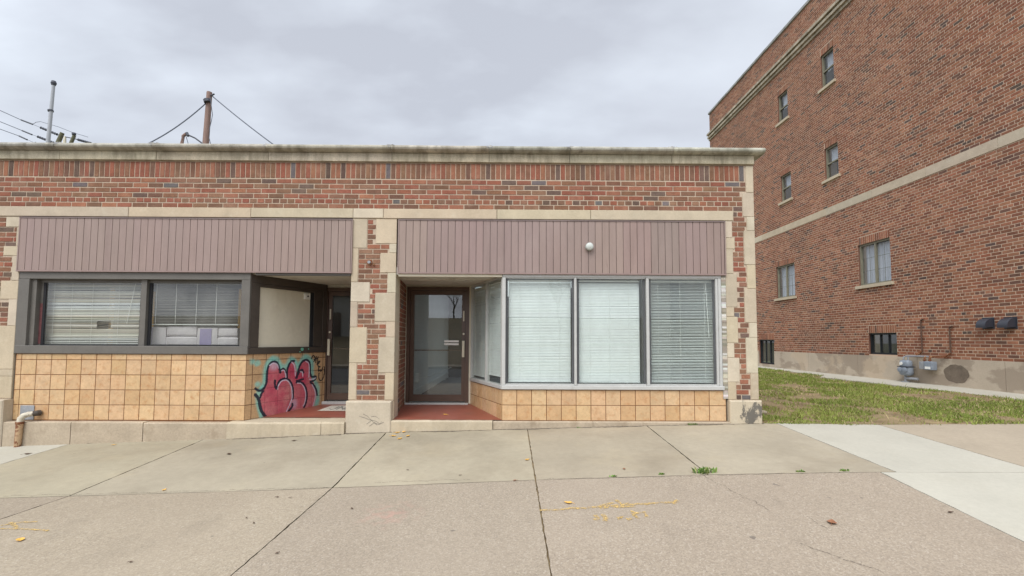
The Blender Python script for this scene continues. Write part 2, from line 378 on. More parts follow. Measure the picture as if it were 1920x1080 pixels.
struct(m_.build('road', M['asphalt']))
m_ = MB(); m_.box((-60, -18.3, -.7), (60, -16.5, -.28), (.3, .25, .18)); struct(m_.build('far_pavement', M['concrete']))
m_ = MB(); m_.loft([[(x, -18.3, -.29) for x in (-60, 60)], [(x, -23, .2) for x in (-90, 90)], [(x, -34, 1.6) for x in (-90, 90)], [(x, -56, 4.3) for x in (-90, 90)], [(x, -90, 4.6) for x in (-90, 90)]], closed=False)
struct(m_.build('far_lawn', surf('winter_bank', lin(112, 98, 70), .98, ((.25, .3), (2, .3)))))

# yellow utility marks sprayed on the pavement
def stroke(mb, pts, w, lift=.0045):
    P = [ground_z(*p) for p in pts]; L_, R_ = [], []
    for k, p in enumerate(P):
        d = (P[min(k + 1, len(P) - 1)] - P[max(k - 1, 0)]); d.z = 0; d.normalize(); n = Vector((-d.y, d.x, 0)) * w * random.uniform(.7, 1.2)
        q = p + n; L_.append((q.x, q.y, zg(q.x, q.y) + lift)); q = p - n; R_.append((q.x, q.y, zg(q.x, q.y) + lift))
    mb.loft([L_, R_], closed=False)
M['mark'] = surf('faded_yellow_paint', lin(200, 168, 104), .9, ((30, .15), (140, .2)))
def worn(m, amount):
    nt = m.node_tree; b = NB(nt); out = [n for n in nt.nodes if n.type == 'OUTPUT_MATERIAL'][0]; s_ = out.inputs[0].links[0].from_socket
    t = b.n('ShaderNodeBsdfTransparent'); mx = b.n('ShaderNodeMixShader')
    b.l(b.ramp(b.noise(b.coord(), 55, 5, .7), amount - .08, amount + .12), mx.inputs[0]); b.l(s_, mx.inputs[1]); b.l(t.outputs[0], mx.inputs[2]); b.l(mx.outputs[0], out.inputs[0])
worn(M['mark'], .468)
mk = MB()
stroke(mk, [(1012 + i * 14.2, 958.5 - i * .95 + random.uniform(-.6, .6)) for i in range(19)], .016)
for pts in ([(1128, 947), (1125, 955), (1140, 952)], [(1155, 938), (1165, 946), (1180, 944)], [(1115, 966), (1122, 973), (1114, 976)], [(1130, 965), (1136, 972), (1134, 978)],
            [(1158, 972), (1166, 969), (1160, 975)], [(1185, 958), (1190, 968), (1198, 973)], [(1190, 963), (1208, 961), (1213, 971)], [(1176, 975), (1184, 973)], [(1130, 948), (1150, 943)], [(1150, 952), (1190, 950)], [(1262, 946), (1270, 938)]):
    stroke(mk, pts, .017)
struct(mk.build('pavement_marking', M['mark']))
M['crack'] = surf('crack_dirt', (.10, .082, .062), .98, ((20, .3),)); worn(M['crack'], .48)
ck = MB()
def wander(a, b, n, am): return [(a[0] + (b[0] - a[0]) * k / n + random.gauss(0, am), a[1] + (b[1] - a[1]) * k / n + random.gauss(0, am * .35)) for k in range(n + 1)]
for a, b_, n in (((1318, 892), (1445, 958), 16), ((1510, 968), (1552, 992), 8), ((1500, 1020), (1660, 1075), 16), ((700, 905), (880, 899), 18), ((0, 931), (620, 914), 50), ((1020, 899), (1600, 885), 40)): stroke(ck, wander(a, b_, n, 2.0), .0028, .0025)
struct(ck.build('pavement_crack', M['crack']))
M['grit'] = surf('gutter_grit', (.145, .118, .085), .98, ((40, .35),)); worn(M['grit'], .55)
dg = MB()   # grit gathered where the kerb meets the slabs
for x0, x1, yb in ((-6.0, -3.93, -.052), (-3.92, -2.32, -.122), (-2.31, -1.63, -.085), (-1.62, -.23, -.072), (-.22, 3.14, -.047), (3.14, 3.62, -.062)):
    n = int((x1 - x0) / .04) + 2; xs = [x0 + (x1 - x0) * k / (n - 1) for k in range(n)]; w = [max(.006, .02 + .016 * math.sin(x * 5.1) + random.uniform(-.012, .02)) for x in xs]
    dg.loft([[(x, yb + .01, zg(x, yb) + .004) for x in xs], [(x, yb - q, zg(x, yb - q) + .003) for x, q in zip(xs, w)]], closed=False)
struct(dg.build('gutter_grit', M['grit']))
mk = MB()
for pts in ([(2, 986), (40, 980), (70, 979)], [(0, 992), (50, 993), (90, 996)], [(20, 980), (35, 993)]): stroke(mk, pts, .013)
struct(mk.build('pavement_marking', M['mark']))

# ------------------------------------------------------------------ storefront building
SB = thing('storefront_building', 'long one-storey brick shop building with stone trim, mauve siding and a stone coping', 'building', (-2, 0, 0))
fF = lambda u, z, o: (u, -o, z)
stone_col = lambda: jit(random.choice([(.475, .39, .275), (.50, .415, .295), (.45, .375, .275), (.52, .445, .335), (.46, .385, .285)]), .05)

# stone pier blocks
ZS = .001568
zM = lambda t: 3.005 - (t - 95) * ZS
midL = [(95, .216), (372, .095), (688, .27), (872, .10), (1105, .243), (1430, .11), (1765, 0)]
midR = [(95, .30), (328, .10), (415, .227), (600, .118), (785, .29), (1050, .125), (1195, .225), (1520, .125), (1765, 0)]
MIDL = [(zM(t), w) for t, w in midL]; MIDR = [(zM(t), w) for t, w in midR]
RL = [(3.005, .107), (2.757, .141), (2.59, .112), (2.23, .16), (1.74, .11), (1.6, .16), (1.22, .10), (1.01, .17), (.66, .115), (.41, 0)]
RR = [(3.835, .11), (3.43, .165), (3.07, .11), (2.866, .16), (2.36, .125), (2.01, .17), (1.515, .113), (1.30, .165), (.787, .11), (.41, 0)]
LR = [(3.0, .235), (2.85, .075), (2.57, .245), (2.43, .105), (2.07, .25), (1.80, .12), (1.42, .27), (.80, .20), (.70, .27), (.39, 0)]
LL = [(3.0, .11), (2.7, .24), (2.4, .11), (2.0, .22), (1.6, .1), (1.2, .2), (.8, .1), (.39, 0)]
def wid(bl, z):
    for (a, w), (b, _) in zip(bl[:-1], bl[1:]):
        if b <= z <= a: return w
    return 0
XP = dict(left=(-7.70, -7.055), mid=(-2.283, -1.638), right=(3.155, 3.595))
bk = MB()
bricks(bk, fF, 3.157, 3.597, lambda z: [(-12.0, 3.595 - wid(RR, z) - .008)], FACADE_PAL, hphase=5, header=6)
# soldier course
u = -12.0
while u < 3.595 - .11 - .05:
    brick(bk, fF, u, min(u + .0625, 3.595 - .118), 3.603, 3.83, pick(FACADE_PAL), random.uniform(0, .004)); u += .0733
for key, bl, br, zt in (('left', LL, LR, 3.0), ('mid', MIDL, MIDR, 3.0), ('right', RL, RR, 3.15)):
    x0, x1 = XP[key]
    def sp(z, x0=x0, x1=x1, bl=bl, br=br):
        l = wid(bl, z) if z < 3.0 else .13
        return [(x0 + l + .008, x1 - wid(br, z) - .008)]
    zb = .41 if key == 'right' else .388
    bricks(bk, fF, zb, zt, sp, FACADE_PAL, L=.2195, header=0, phase=x0 + .2)
# brick return inside the right doorway
ra, rb = Vector((-1.642, .012)), Vector((-1.79, 1.36)); rl = (rb - ra).length; rd = (rb - ra) / rl
fR = lambda u, z, o: (ra.x + rd.x * u + o * rd.y, ra.y + rd.y * u - o * rd.x, z)
RET = [(2.2, .16), (1.78, .08), (1.5, .30), (1.18, .52), (.9, .42), (.787, .30), (.6, .25), (.36, .10), (.05, 0)]
bricks(bk, fR, .12, 2.20, lambda z: [(wid(RET, z) + .0, rl)], FACADE_PAL, header=0)
bo = bk.build('brickwork', M['brick'], SB)
mo = MB()
mo.box((-12, .0035, 3.150), (3.59, .25, 3.86))
for key in XP: mo.box((XP[key][0] + .01, .004, -.5), (XP[key][1] - .01, .30, 3.146))
P = [fR(0, -.3, -.006), fR(rl, -.3, -.006), fR(rl, 2.25, -.006), fR(0, 2.25, -.006)]; mo.face(P)
mo.build('mortar_backing', M['mortar'], SB)
# side and back walls, roof
wl = MB(); wl.box((3.31, .305, -.4), (3.588, 9, 3.84)); wl.box((-12, 8.8, -.5), (3.31, 9, 3.84)); wl.box((-12.2, .0, -.7), (-12.003, 9, 3.84))
wl.box((-12.0, .31, 3.2), (3.3, .4, 3.84))
wl.build('side_wall', M['mortar'], SB)
sb = MB(); fS = lambda u, z, o: (3.588 + o, u, z)
bricks(sb, fS, -.1, 3.83, lambda z: [(.02, 9)], FACADE_PAL, jog=.002); sb.build('side_brickwork', M['brick'], SB)
rf = MB()
for a, b in (((-12, .4), (-1.0, 8.8)), ((1.5, .4), (3.3, 8.8)), ((-1.0, .4), (1.5, 3.0)), ((-1.0, 6.6), (1.5, 8.8))): rf.box((a[0], a[1], 3.45), (b[0], b[1], 3.5))  # roof split around an invented opening above the right room
rf.build('roof', M['roofing'], SB)
skl = MB(); skl.face([(-1.05, 2.95, 3.51), (1.55, 2.95, 3.51), (1.55, 6.65, 3.51), (-1.05, 6.65, 3.51)]); skl.build('added_skylight', M['glass'], SB)  # unseen roof glazing, added to let daylight into the right room

# quoins
for key, bl, br in (('left', LL, LR), ('mid', MIDL, MIDR), ('right', RL, RR)):
    x0, x1 = XP[key]; q = MB()
    for (a, w), (b, _) in zip(bl[:-1], bl[1:]): q.box((x0, -.004 - random.uniform(0, .003), b + .002), (x0 + w, .2, a - .002), stone_col(), 0, .004)
    for (a, w), (b, _) in zip(br[:-1], br[1:]): q.box((x1 - w, -.004 - random.uniform(0, .003), b + .002), (x1, .2, a - .002), stone_col(), 0, .004)
    if key == 'mid':
        for (a, w), (b, _) in zip(RET[:-1], RET[1:]):
            if w > .05: 
                P = [fR(.004, b + .003, .004), fR(w - .004, b + .003, .004), fR(w - .004, a - .003, .004), fR(.004, a - .003, .004)]
                Q = [fR(.0, b, -.01), fR(w, b, -.01), fR(w, a, -.01), fR(.0, a, -.01)]
                q.face(P, (c := stone_col())); q.loft([P, Q], c)
    q.build('stone_quoin', M['stone'], SB)
# pier bases
soot = spot_mat(M['stone'], 'sooty_limestone', (5.44, -.07, .225), .24, (.05, .05, .052), 22, .58)
def base_block(a, b, mat, col):
    mb = MB(); mb.box(a, b, col, 0, .014); return mb.build('pier_base', mat, SB)
mid_base = base_block((-2.293, -.08, -.2), (-1.652, .2, .374), M['stone'], (.48, .41, .31))
base_block((3.150, -.06, -.1), (3.612, .2, .402), soot, (.50, .425, .31))
base_block((-7.75, -.12, -.6), (-7.035, .2, .38), M['stone'], (.45, .38, .285))
sc = MB()   # thin scratched scribble on the middle base
for pts in ([(-2.10, .17), (-2.03, .15), (-1.95, .12), (-1.86, .10), (-1.80, .06), (-1.78, .10)], [(-2.04, .20), (-1.98, .17), (-1.90, .09), (-1.84, .045)], [(-1.95, .03), (-1.88, .08), (-1.82, .055), (-1.75, .085)], [(-1.93, .16), (-1.87, .17), (-1.81, .13)], [(-1.99, .06), (-1.93, .10)]):
    pts = [Vector((x, -.0815, z)) for x, z in pts]; L_, R_ = [], []
    for k, p in enumerate(pts):
        d = (pts[min(k + 1, len(pts) - 1)] - pts[max(k - 1, 0)]).normalized(); n = Vector((-d.z, 0, d.x)) * random.uniform(.002, .006); L_.append(p + n); R_.append(p - n)
    sc.loft([L_, R_], closed=False)
sc.build('scribble', surf('faint_dark_paint', (.27, .235, .19), .8, ((30, .2),)), mid_base)
# lintel
li = MB(); xs = [-12, -9.4, -7.4, -5.53, -3.76, -2.275, -1.835, -.18, 1.19, 3.283]
for a, b in zip(xs[:-1], xs[1:]):
    li.box((a + .0025, -.012 - random.uniform(0, .004), 3.008 if b < -2.3 or a > -1.9 else 3.012), (b - .0025, .2, 3.152), stone_col(), 0, .005)
li.build('lintel', M['stone'], SB)
# coping: moulded stone on a flat band
cp = MB(); xs = [-12, -9.0, -6.55, -5.15, -3.52, -1.72, -.30, .88, 2.38, 3.60]
for a, b in zip(xs[:-1], xs[1:]): cp.box((a + .002, -.035 - random.uniform(0, .003), 3.845), (b - .002, .24, 3.972), jit((.43, .375, .275), .06), 0, .004)
cp.build('cornice_band', M['coping'], SB)
cp = MB(); xs[-1] = 3.722
def prof(x, dy, dz):
    r = [(-.035, 3.974), (-.075, 3.976), (-.10, 3.985), (-.125, 4.0), (-.133, 4.02), (-.125, 4.043), (-.10, 4.062), (-.06, 4.072), (.1, 4.078), (.25, 4.07), (.30, 4.03), (.30, 3.974)]
    return [(x, y + dy, z + dz) for y, z in r]
for a, b in zip(xs[:-1], xs[1:]):
    dy, dz = random.uniform(-.004, .002), random.uniform(-.002, .002); n = 6; c = jit((.37, .345, .29), .12)
    rings = [prof(a + .003 + (b - a - .006) * k / n, dy + random.uniform(-.002, .002), dz + random.uniform(-.0015, .0015)) for k in range(n + 1)]
    cp.loft(rings, c); cp.face(rings[0], c); cp.face(rings[-1][::-1], c)
cp.build('coping', M['coping'], SB)
for x in xs[1:-1]:   # lumpy mortar on the coping joints
    mj = MB()
    for k in range(7):
        cx = x + max(-.07, min(.07, random.gauss(0, .035))); ang = random.uniform(.1, 1.6); cy = -.055 - .075 * math.cos(ang); cz = 4.02 + .054 * math.sin(ang); rr = random.uniform(.010, .026)
        mj.loft([[(cx + rr * sx * 1.6 * math.cos(t), cy + rr * .5 * math.sin(t) - .0, cz + k2) for t in [j * math.pi / 4 for j in range(8)]] for sx, k2 in ((1, -rr * .4), (.85, rr * .2), (.3, rr * .5))], (.42, .41, .40))
    mj.build('coping_joint', M['coping'], SB)

# siding fascias
def fascia(x0, x1, z0, z1, sheets, ph):
    mb = MB(); x = x0 + .02; k = 0
    mb.box((x0, -.034, z0 - .006), (x1, -.002, z0 + .014), (.27, .19, .17)); mb.box((x0, -.036, z1 - .010), (x1, -.002, z1 + .004), (.20, .15, .14))
    mb.box((x0, -.033, z0 + .0145), (x0 + .016, -.002, z1 - .0105), (.28, .205, .18)); mb.box((x1 - .016, -.033, z0 + .0145), (x1, -.002, z1 - .0105), (.28, .205, .18))
    z0 += .0145; z1 -= .0105; cc = (.285, .208, .18); e = x1 - .017; x = x0 + .0165
    while x < e - .005:
        w = min(.1018, e - x)
        if k % 4 == 0: cc = jit((.285, .208, .18), sheets)
        c = jit(cc, .015); y = -.026 - random.uniform(0, .0015); g_ = .0068
        mb.face([(x, y, z0), (x + w - g_, y, z0), (x + w - g_, y, z1), (x, y, z1)], c)
        mb.face([(x + w - g_, y, z0), (x + w - g_, -.004, z0), (x + w - g_, -.004, z1), (x + w - g_, y, z1)], c)
        mb.face([(x + w - g_, -.004, z0), (x + w, -.004, z0), (x + w, -.004, z1), (x + w - g_, -.004, z1)], tuple(q * .75 for q in c))
        mb.face([(x + w, -.004, z0), (x + w, -.026, z0), (x + w, -.026, z1), (x + w, -.004, z1)], c)
        x += w; k += 1
    mb.face([(x0, -.003, z0), (x1, -.003, z0), (x1, -.003, z1), (x0, -.003, z1)], (.2, .15, .14))
    return mb.build('fascia', M['fascia'], SB)
fascia(-7.072, -2.272, 2.205, 2.988, .035, 0)
fascia(-1.612, 3.154, 2.205, 2.990, .075, 1)
fascia(-12.0, -7.71, 2.205, 2.988, .035, 0)

# tiled bulkheads
TILE = lambda: jit(random.choice([(.55, .365, .20), (.58, .395, .225), (.52, .335, .175), (.56, .375, .21)]), .06)
def tiles(f3, u0, u1, z0, z1, cols, rows, name='tile_bulkhead', back=True):
    mb = MB(); g_ = .0044
    for a, b in zip(cols[:-1], cols[1:]):
        for c, d in zip(rows[:-1], rows[1:]):
            brick(mb, f3, a + g_, b - g_, c + g_, d - g_, TILE(), random.uniform(-.0008, .0008), depth=.008, bev=.002)
    o = mb.build(name, M['tile'], SB)
    gb = MB(); gb.face([f3(u0, z0, -.004), f3(u1, z0, -.004), f3(u1, z1, -.004), f3(u0, z1, -.004)]); gb.build('grout', M['grout'], o)
    return o
tp = .2128
colsL = [-7.035, -6.985 + .03]; 
while colsL[-1] < -3.76 - .05: colsL.append(colsL[-1] + tp)
colsL[-1] = -3.757
rowsL = [.086] + [.086 + tp * k for k in (1, 2, 3, 4)] + [1.022]
fT = lambda u, z, o: (u, .012 - o, z)
tiles(fT, -7.04, -3.755, .05, 1.03, colsL, rowsL)
colsR = [-.092] + [-.092 + tp * k for k in range(1, 16) if -.092 + tp * k < 3.05] + [3.128]
tiles(fT, -.092, 3.13, .02, .55, colsR, [.10, .318, .535])
# slanted return of the right shop
def slant(A, B):
    A, B = Vector(A), Vector(B); L = (B - A).length; d = (B - A) / L
    return L, d
LRt, dR = slant((-.092, .014), (-.665, 1.36))
fSR = lambda u, z, o: (-.092 + dR.x * u - o * dR.y, .014 + dR.y * u + o * dR.x, z)   # outward = towards -x
tiles(fSR, 0, LRt, .05, .56, [0] + [tp * k for k in range(1, 7)] + [LRt], [.10, .318, .535])
# left slanted return with graffiti: a fine grid of tile, grout and spray paint
A_, B_ = Vector((-3.757, .014)), Vector((-3.15, 1.30)); LLt, dL = slant(A_, B_)
fSL = lambda u, z, o: (A_.x + dL.x * u + o * dL.y, A_.y + dL.y * u - o * dL.x, z)
GRAFFITI = {}
GRAFFITI['fill'] = [[(0.333, 0.098), (0.263, 0.238), (0.234, 0.346), (0.241, 0.436), (0.316, 0.547), (0.342, 0.624), (0.341, 0.731), (0.357, 0.823), (0.392, 0.881), (0.451, 0.899), (0.506, 0.856), (0.532, 0.786), (0.558, 0.73), (0.579, 0.784), (0.618, 0.788), (0.652, 0.738), (0.68, 0.639), (0.684, 0.736), (0.7, 0.833), (0.752, 0.893), (0.802, 0.87), (0.831, 0.769), (0.851, 0.669), (0.874, 0.724), (0.922, 0.822), (0.997, 0.905), (1.067, 0.899), (1.114, 0.834), (1.122, 0.709), (1.13, 0.635), (1.15, 0.575), (1.218, 0.466), (1.251, 0.374), (1.246, 0.286), (1.227, 0.2), (1.194, 0.128), (1.034, 0.13), (0.863, 0.128), (0.732, 0.11), (0.684, 0.107), (0.528, 0.098), (0.351, 0.088)]]
GRAFFITI['black'] = [[(0.153, 0.523), (0.218, 0.475), (0.281, 0.498), (0.329, 0.572), (0.332, 0.691), (0.335, 0.797), (0.369, 0.876), (0.443, 0.913), (0.506, 0.876), (0.539, 0.799), (0.558, 0.73)], [(0.549, 0.744), (0.579, 0.777), (0.618, 0.788), (0.652, 0.738), (0.68, 0.639)], [(0.68, 0.625), (0.676, 0.737), (0.697, 0.833), (0.751, 0.9), (0.801, 0.898)], [(0.861, 0.626), (0.882, 0.738), (0.921, 0.85), (0.996, 0.912), (1.076, 0.902), (1.114, 0.827), (1.12, 0.68), (1.149, 0.612), (1.249, 0.627), (1.223, 0.569), (1.151, 0.546)], [(1.125, 0.54), (1.208, 0.475), (1.257, 0.389), (1.273, 0.31)], [(0.236, 0.385), (0.248, 0.436), (0.282, 0.471)], [(0.47, 0.614), (0.468, 0.547), (0.498, 0.477), (0.511, 0.53), (0.539, 0.595), (0.601, 0.631), (0.68, 0.632), (0.747, 0.578), (0.791, 0.491), (0.803, 0.391), (0.798, 0.308)], [(0.855, 0.555), (0.931, 0.563), (1.011, 0.506), (1.058, 0.408), (1.071, 0.291), (1.049, 0.193), (1.016, 0.139)], [(0.844, 0.627), (0.908, 0.729), (0.959, 0.755), (0.986, 0.703)], [(0.863, 0.576), (0.982, 0.595)], [(0.731, 0.121), (0.794, 0.182), (0.793, 0.224)]]
GRAFFITI['wide'] = [[(0.156, 0.433), (0.21, 0.375), (0.233, 0.268), (0.265, 0.173), (0.33, 0.091)]]
GRAFFITI['white'] = [[(0.521, 0.475), (0.527, 0.528), (0.571, 0.593), (0.649, 0.614), (0.714, 0.581), (0.766, 0.493), (0.783, 0.393), (0.786, 0.309), (0.744, 0.217), (0.691, 0.12)], [(0.873, 0.54), (0.95, 0.533), (1.013, 0.456), (1.042, 0.366), (1.042, 0.28), (1.022, 0.196), (0.998, 0.163)], [(1.162, 0.493), (1.22, 0.407), (1.242, 0.316), (1.226, 0.229), (1.193, 0.138)], [(0.58, 0.756), (0.619, 0.768), (0.645, 0.725), (0.66, 0.648)], [(0.76, 0.879), (0.803, 0.842), (0.826, 0.756), (0.83, 0.663)], [(1.024, 0.882), (1.086, 0.857), (1.1, 0.74), (1.095, 0.623)], [(0.37, 0.849), (0.429, 0.886), (0.498, 0.863), (0.524, 0.8)], [(0.925, 0.721), (0.963, 0.719), (0.973, 0.646)], [(1.105, 0.586), (1.178, 0.573), (1.232, 0.598)]]
GRAFFITI['tag'] = [[(1.138, 0.921), (1.149, 0.97), (1.196, 0.968), (1.217, 0.908), (1.182, 0.868)], [(1.234, 0.952), (1.226, 0.851)], [(1.187, 0.909), (1.257, 0.922)], [(1.271, 0.951), (1.26, 0.823)], [(1.251, 0.823), (1.306, 0.848), (1.311, 0.878), (1.277, 0.871), (1.265, 0.79), (1.322, 0.779)], [(1.296, 0.781), (1.28, 0.692), (1.329, 0.741), (1.337, 0.684), (1.375, 0.766)], [(1.404, 0.775), (1.42, 0.691), (1.392, 0.571), (1.336, 0.534), (1.291, 0.594), (1.3, 0.668)]]
GRAFFITI['spot'] = [(0.166, 0.891), (0.193, 0.578), (0.102, 0.914)]
def graffiti_wall():
    z0, z1, st = .06, 1.02, .0042
    us = np.arange(0, LLt + st, st); zs = np.arange(z0, z1 + st, st); U, Zz = np.meshgrid(us, zs)
    def smooth_line(pl):
        p = np.array(pl)
        for _ in range(2):
            if len(p) < 3: break
            q = [p[0]]
            for a, b in zip(p[:-1], p[1:]): q += [.75 * a + .25 * b, .25 * a + .75 * b]
            q.append(p[-1]); p = np.array(q)
        return p
    def dline(lines):
        D = np.full(U.shape, 9.)
        for pl in lines:
            p = smooth_line(pl)
            for a, b in zip(p[:-1], p[1:]):
                ab = b - a; t = np.clip(((U - a[0]) * ab[0] + (Zz - a[1]) * ab[1]) / max(ab @ ab, 1e-9), 0, 1)
                D = np.minimum(D, np.hypot(U - a[0] - t * ab[0], Zz - a[1] - t * ab[1]))
        return D
    def inside(poly):
        I = np.zeros(U.shape, bool); p = np.array(poly)
        for (x1, y1), (x2, y2) in zip(p, np.roll(p, -1, 0)):
            c = ((y1 > Zz) != (y2 > Zz)) & (U < (x2 - x1) * (Zz - y1) / (y2 - y1 + 1e-12) + x1); I ^= c
        return I
    def vn(n1, n2, seed):   # smooth value noise
        r = np.random.default_rng(seed); gq = r.random((n2 + 2, n1 + 2)); x = np.clip(U / LLt, 0, .999) * n1; y = np.clip((Zz - z0) / (z1 - z0), 0, .999) * n2
        xi, yi = x.astype(int), y.astype(int); fx, fy = x - xi, y - yi; fx, fy = fx * fx * (3 - 2 * fx), fy * fy * (3 - 2 * fy)
        return (gq[yi, xi] * (1 - fx) + gq[yi, xi + 1] * fx) * (1 - fy) + (gq[yi + 1, xi] * (1 - fx) + gq[yi + 1, xi + 1] * fx) * fy
    ss = lambda a, b, x: (lambda t: t * t * (3 - 2 * t))(np.clip((x - a) / (b - a), 0, 1))
    # tile colour per cell
    ci = np.floor((U - .10) / tp).astype(int); ri = np.floor((Zz - .086) / tp).astype(int)
    base = np.zeros(U.shape + (3,)); r = np.random.default_rng(3)
    for c in np.unique(ci):
        for q in np.unique(ri):
            k = 1 + r.uniform(-.1, .1); base[(ci == c) & (ri == q)] = np.array([.54, .345, .185]) * k
    du = np.minimum((U - .10) % tp, tp - (U - .10) % tp); dz = np.minimum((Zz - .086) % tp, tp - (Zz - .086) % tp); gr = np.minimum(du, dz)
    grout = 1 - ss(.0025, .0065, gr)
    paint = np.zeros(U.shape)
    def lay(base, a, col): return base * (1 - a[..., None]) + np.array(col) * a[..., None]
    base = lay(base, grout, lin(112, 76, 48))
    n1, n2, n3 = vn(10, 7, 1), vn(28, 20, 2), vn(90, 66, 4)
    I = inside(smooth_line(GRAFFITI['fill'][0] + GRAFFITI['fill'][0][:1])); Df = dline(GRAFFITI['fill']); Df = np.where(I, 0, Df)
    halo = (1 - ss(.055, .115, Df + (n1 - .5) * .05)) * (.70 + .3 * n2)
    for s_ in GRAFFITI['spot']: halo = np.maximum(halo, .75 * (1 - ss(.02, .075, np.hypot(U - s_[0], Zz - s_[1]) + (n2 - .5) * .03)))
    base = lay(base, halo, (.24, .57, .49)); paint = np.maximum(paint, halo)
    f = np.where(I, 1, 1 - ss(0, .02, Df)) * 1.0
    pink = np.array([.53, .075, .125]); pale = np.array([.58, .22, .215]); deep = np.array([.47, .04, .09])
    h = np.clip((Zz - .1) / .8, 0, 1); mixv = np.clip(.85 * (1 - h) + (n1 - .5) * .9, 0, 1); mix2 = np.clip((n2 - .45) * 1.6, 0, 1)
    fc = pink * (1 - mixv[..., None]) + pale * mixv[..., None]; fc = fc * (1 - .6 * mix2[..., None]) + deep * .6 * mix2[..., None]
    # pale highlight in the top of the first letter and low between the letters
    hl = 1 - ss(.02, .11, np.hypot((U - .44) * .9, Zz - .84)); fc = fc * (1 - .55 * hl[..., None]) + np.array([.72, .62, .72]) * .55 * hl[..., None]
    hl = 1 - ss(.02, .12, np.hypot((U - .82) * 1.3, Zz - .22)); fc = fc * (1 - .6 * hl[..., None]) + np.array([.52, .46, .58]) * .6 * hl[..., None]
    base = base * (1 - f[..., None]) + fc * f[..., None]; paint = np.maximum(paint, f)
    for key, w, col in (('black', .020, (.018, .022, .04)), ('wide', .027, (.018, .022, .04)), ('white', .0095, (.66, .58, .68)), ('tag', .0115, (.02, .02, .022))):
        a = (1 - ss(w * .72, w * 1.12, dline(GRAFFITI[key]) + (n3 - .5) * .006)) * (.97 if key != 'white' else .88); base = lay(base, a, col); paint = np.maximum(paint, a)
    base = base * (1 - .30 * grout[..., None]); base *= (.90 + .2 * n3)[..., None]
    V = np.array([fSL(a, b, 0) for a, b in zip(U.ravel(), Zz.ravel())]) - np.array(SB.location)
    dep = (-.003 * grout).ravel()[:, None] * np.array([dL.y, -dL.x, 0])[None]; V = V + dep
    nu = U.shape[1]; fm = np.array([(j * nu + i, j * nu + i + 1, (j + 1) * nu + i + 1, (j + 1) * nu + i) for j in range(U.shape[0] - 1) for i in range(nu - 1)])
    pv = paint.ravel(); pf = pv[fm].mean(1) > .4; cf = base.reshape(-1, 3)
    def mk_(name, faces, parent):
        ids, inv = np.unique(faces, return_inverse=True); me = bpy.data.meshes.new(name)
        me.from_pydata(V[ids].tolist(), [], inv.reshape(faces.shape).tolist())
        at_ = me.color_attributes.new('Col', 'FLOAT_COLOR', 'POINT'); c4 = np.ones((len(ids), 4), np.float32); c4[:, :3] = cf[ids]; at_.data.foreach_set('color', c4.ravel())
        me.materials.append(M['tile_paint']); me.polygons.foreach_set('use_smooth', [True] * len(faces))
        o = bpy.data.objects.new(name, me); COL.objects.link(o); o.parent = parent; return o
    M['tile_paint'] = surf('painted_tile', None, .5, ((9, .08), (60, .06)), spec=.35)
    w = mk_('tile_bulkhead', fm[~pf], SB); w['label'] = 'slanted bulkhead of orange tiles covered in spray paint'
    gq = mk_('graffiti', fm[pf], w); gq['label'] = 'pink bubble-letter graffiti with black outline and aqua halo'
    # paint that strayed onto the sill above
graffiti_wall()

# kerb stones and steps under the shopfront
def stone_step(mb, x0, x1, y0, z0, z1, lump=.0, n=10, yb=.3, col=(.46, .385, .275)):
    rings = []
    for k in range(n + 1):
        x = x0 + (x1 - x0) * k / n; d = random.uniform(-lump, lump); e = random.uniform(-lump, lump); r = .012 + lump
        rings.append([(x, y0 + d * .4, z0), (x, y0 + d, z1 - r), (x, y0 + d + r * .4, z1 - r * .3), (x, y0 + r + d, z1 + e * .4), (x, yb, z1), (x, yb, z0)])
    mb.loft(rings, col); mb.face(rings[0], col); mb.face(rings[-1][::-1], col)
for a, b in ((-12, -7.04), (-7.03, -6.1), (-6.09, -5.1), (-5.09, -3.93)):
    kb = MB(); stone_step(kb, a, b, -.10 if a > -7.2 else -.05, -.7, .072 + random.uniform(-.004, .004), .001); kb.build('kerb_stone', M['kerb_stone'], SB)
for a, b in ((-.22, 1.2), (1.205, 3.148)):
    kb = MB(); stone_step(kb, a, b, -.045, -.2, .096, .001, yb=.05); kb.build('kerb_stone', M['kerb_stone'], SB)
kb = MB(); stone_step(kb, -3.92, -2.62, -.12, -.4, .084, .010, 24); kb.build('door_step', M['stone'], SB)
kb = MB(); stone_step(kb, -2.612, -2.296, -.11, -.4, .088, .008, 8); kb.build('door_step', M['stone'], SB)
kb = MB(); stone_step(kb, -1.650, -.225, -.07, -.4, .106, .006, 22); kb.build('door_step', M['stone'], SB)
# recess floors
fl = MB(); fl.face([(-3.80, .25, .092), (-2.27, .25, .092), (-2.27, 1.5, .150), (-3.05, 1.5, .150)]); fl.build('recess_floor', M['red_floor'], SB)
fl = MB(); fl.face([(-1.70, .0, .109), (-.09, .0, .109), (-.6, 1.5, .150), (-1.80, 1.5, .150)]); fl.build('recess_floor', M['red_floor'], SB)
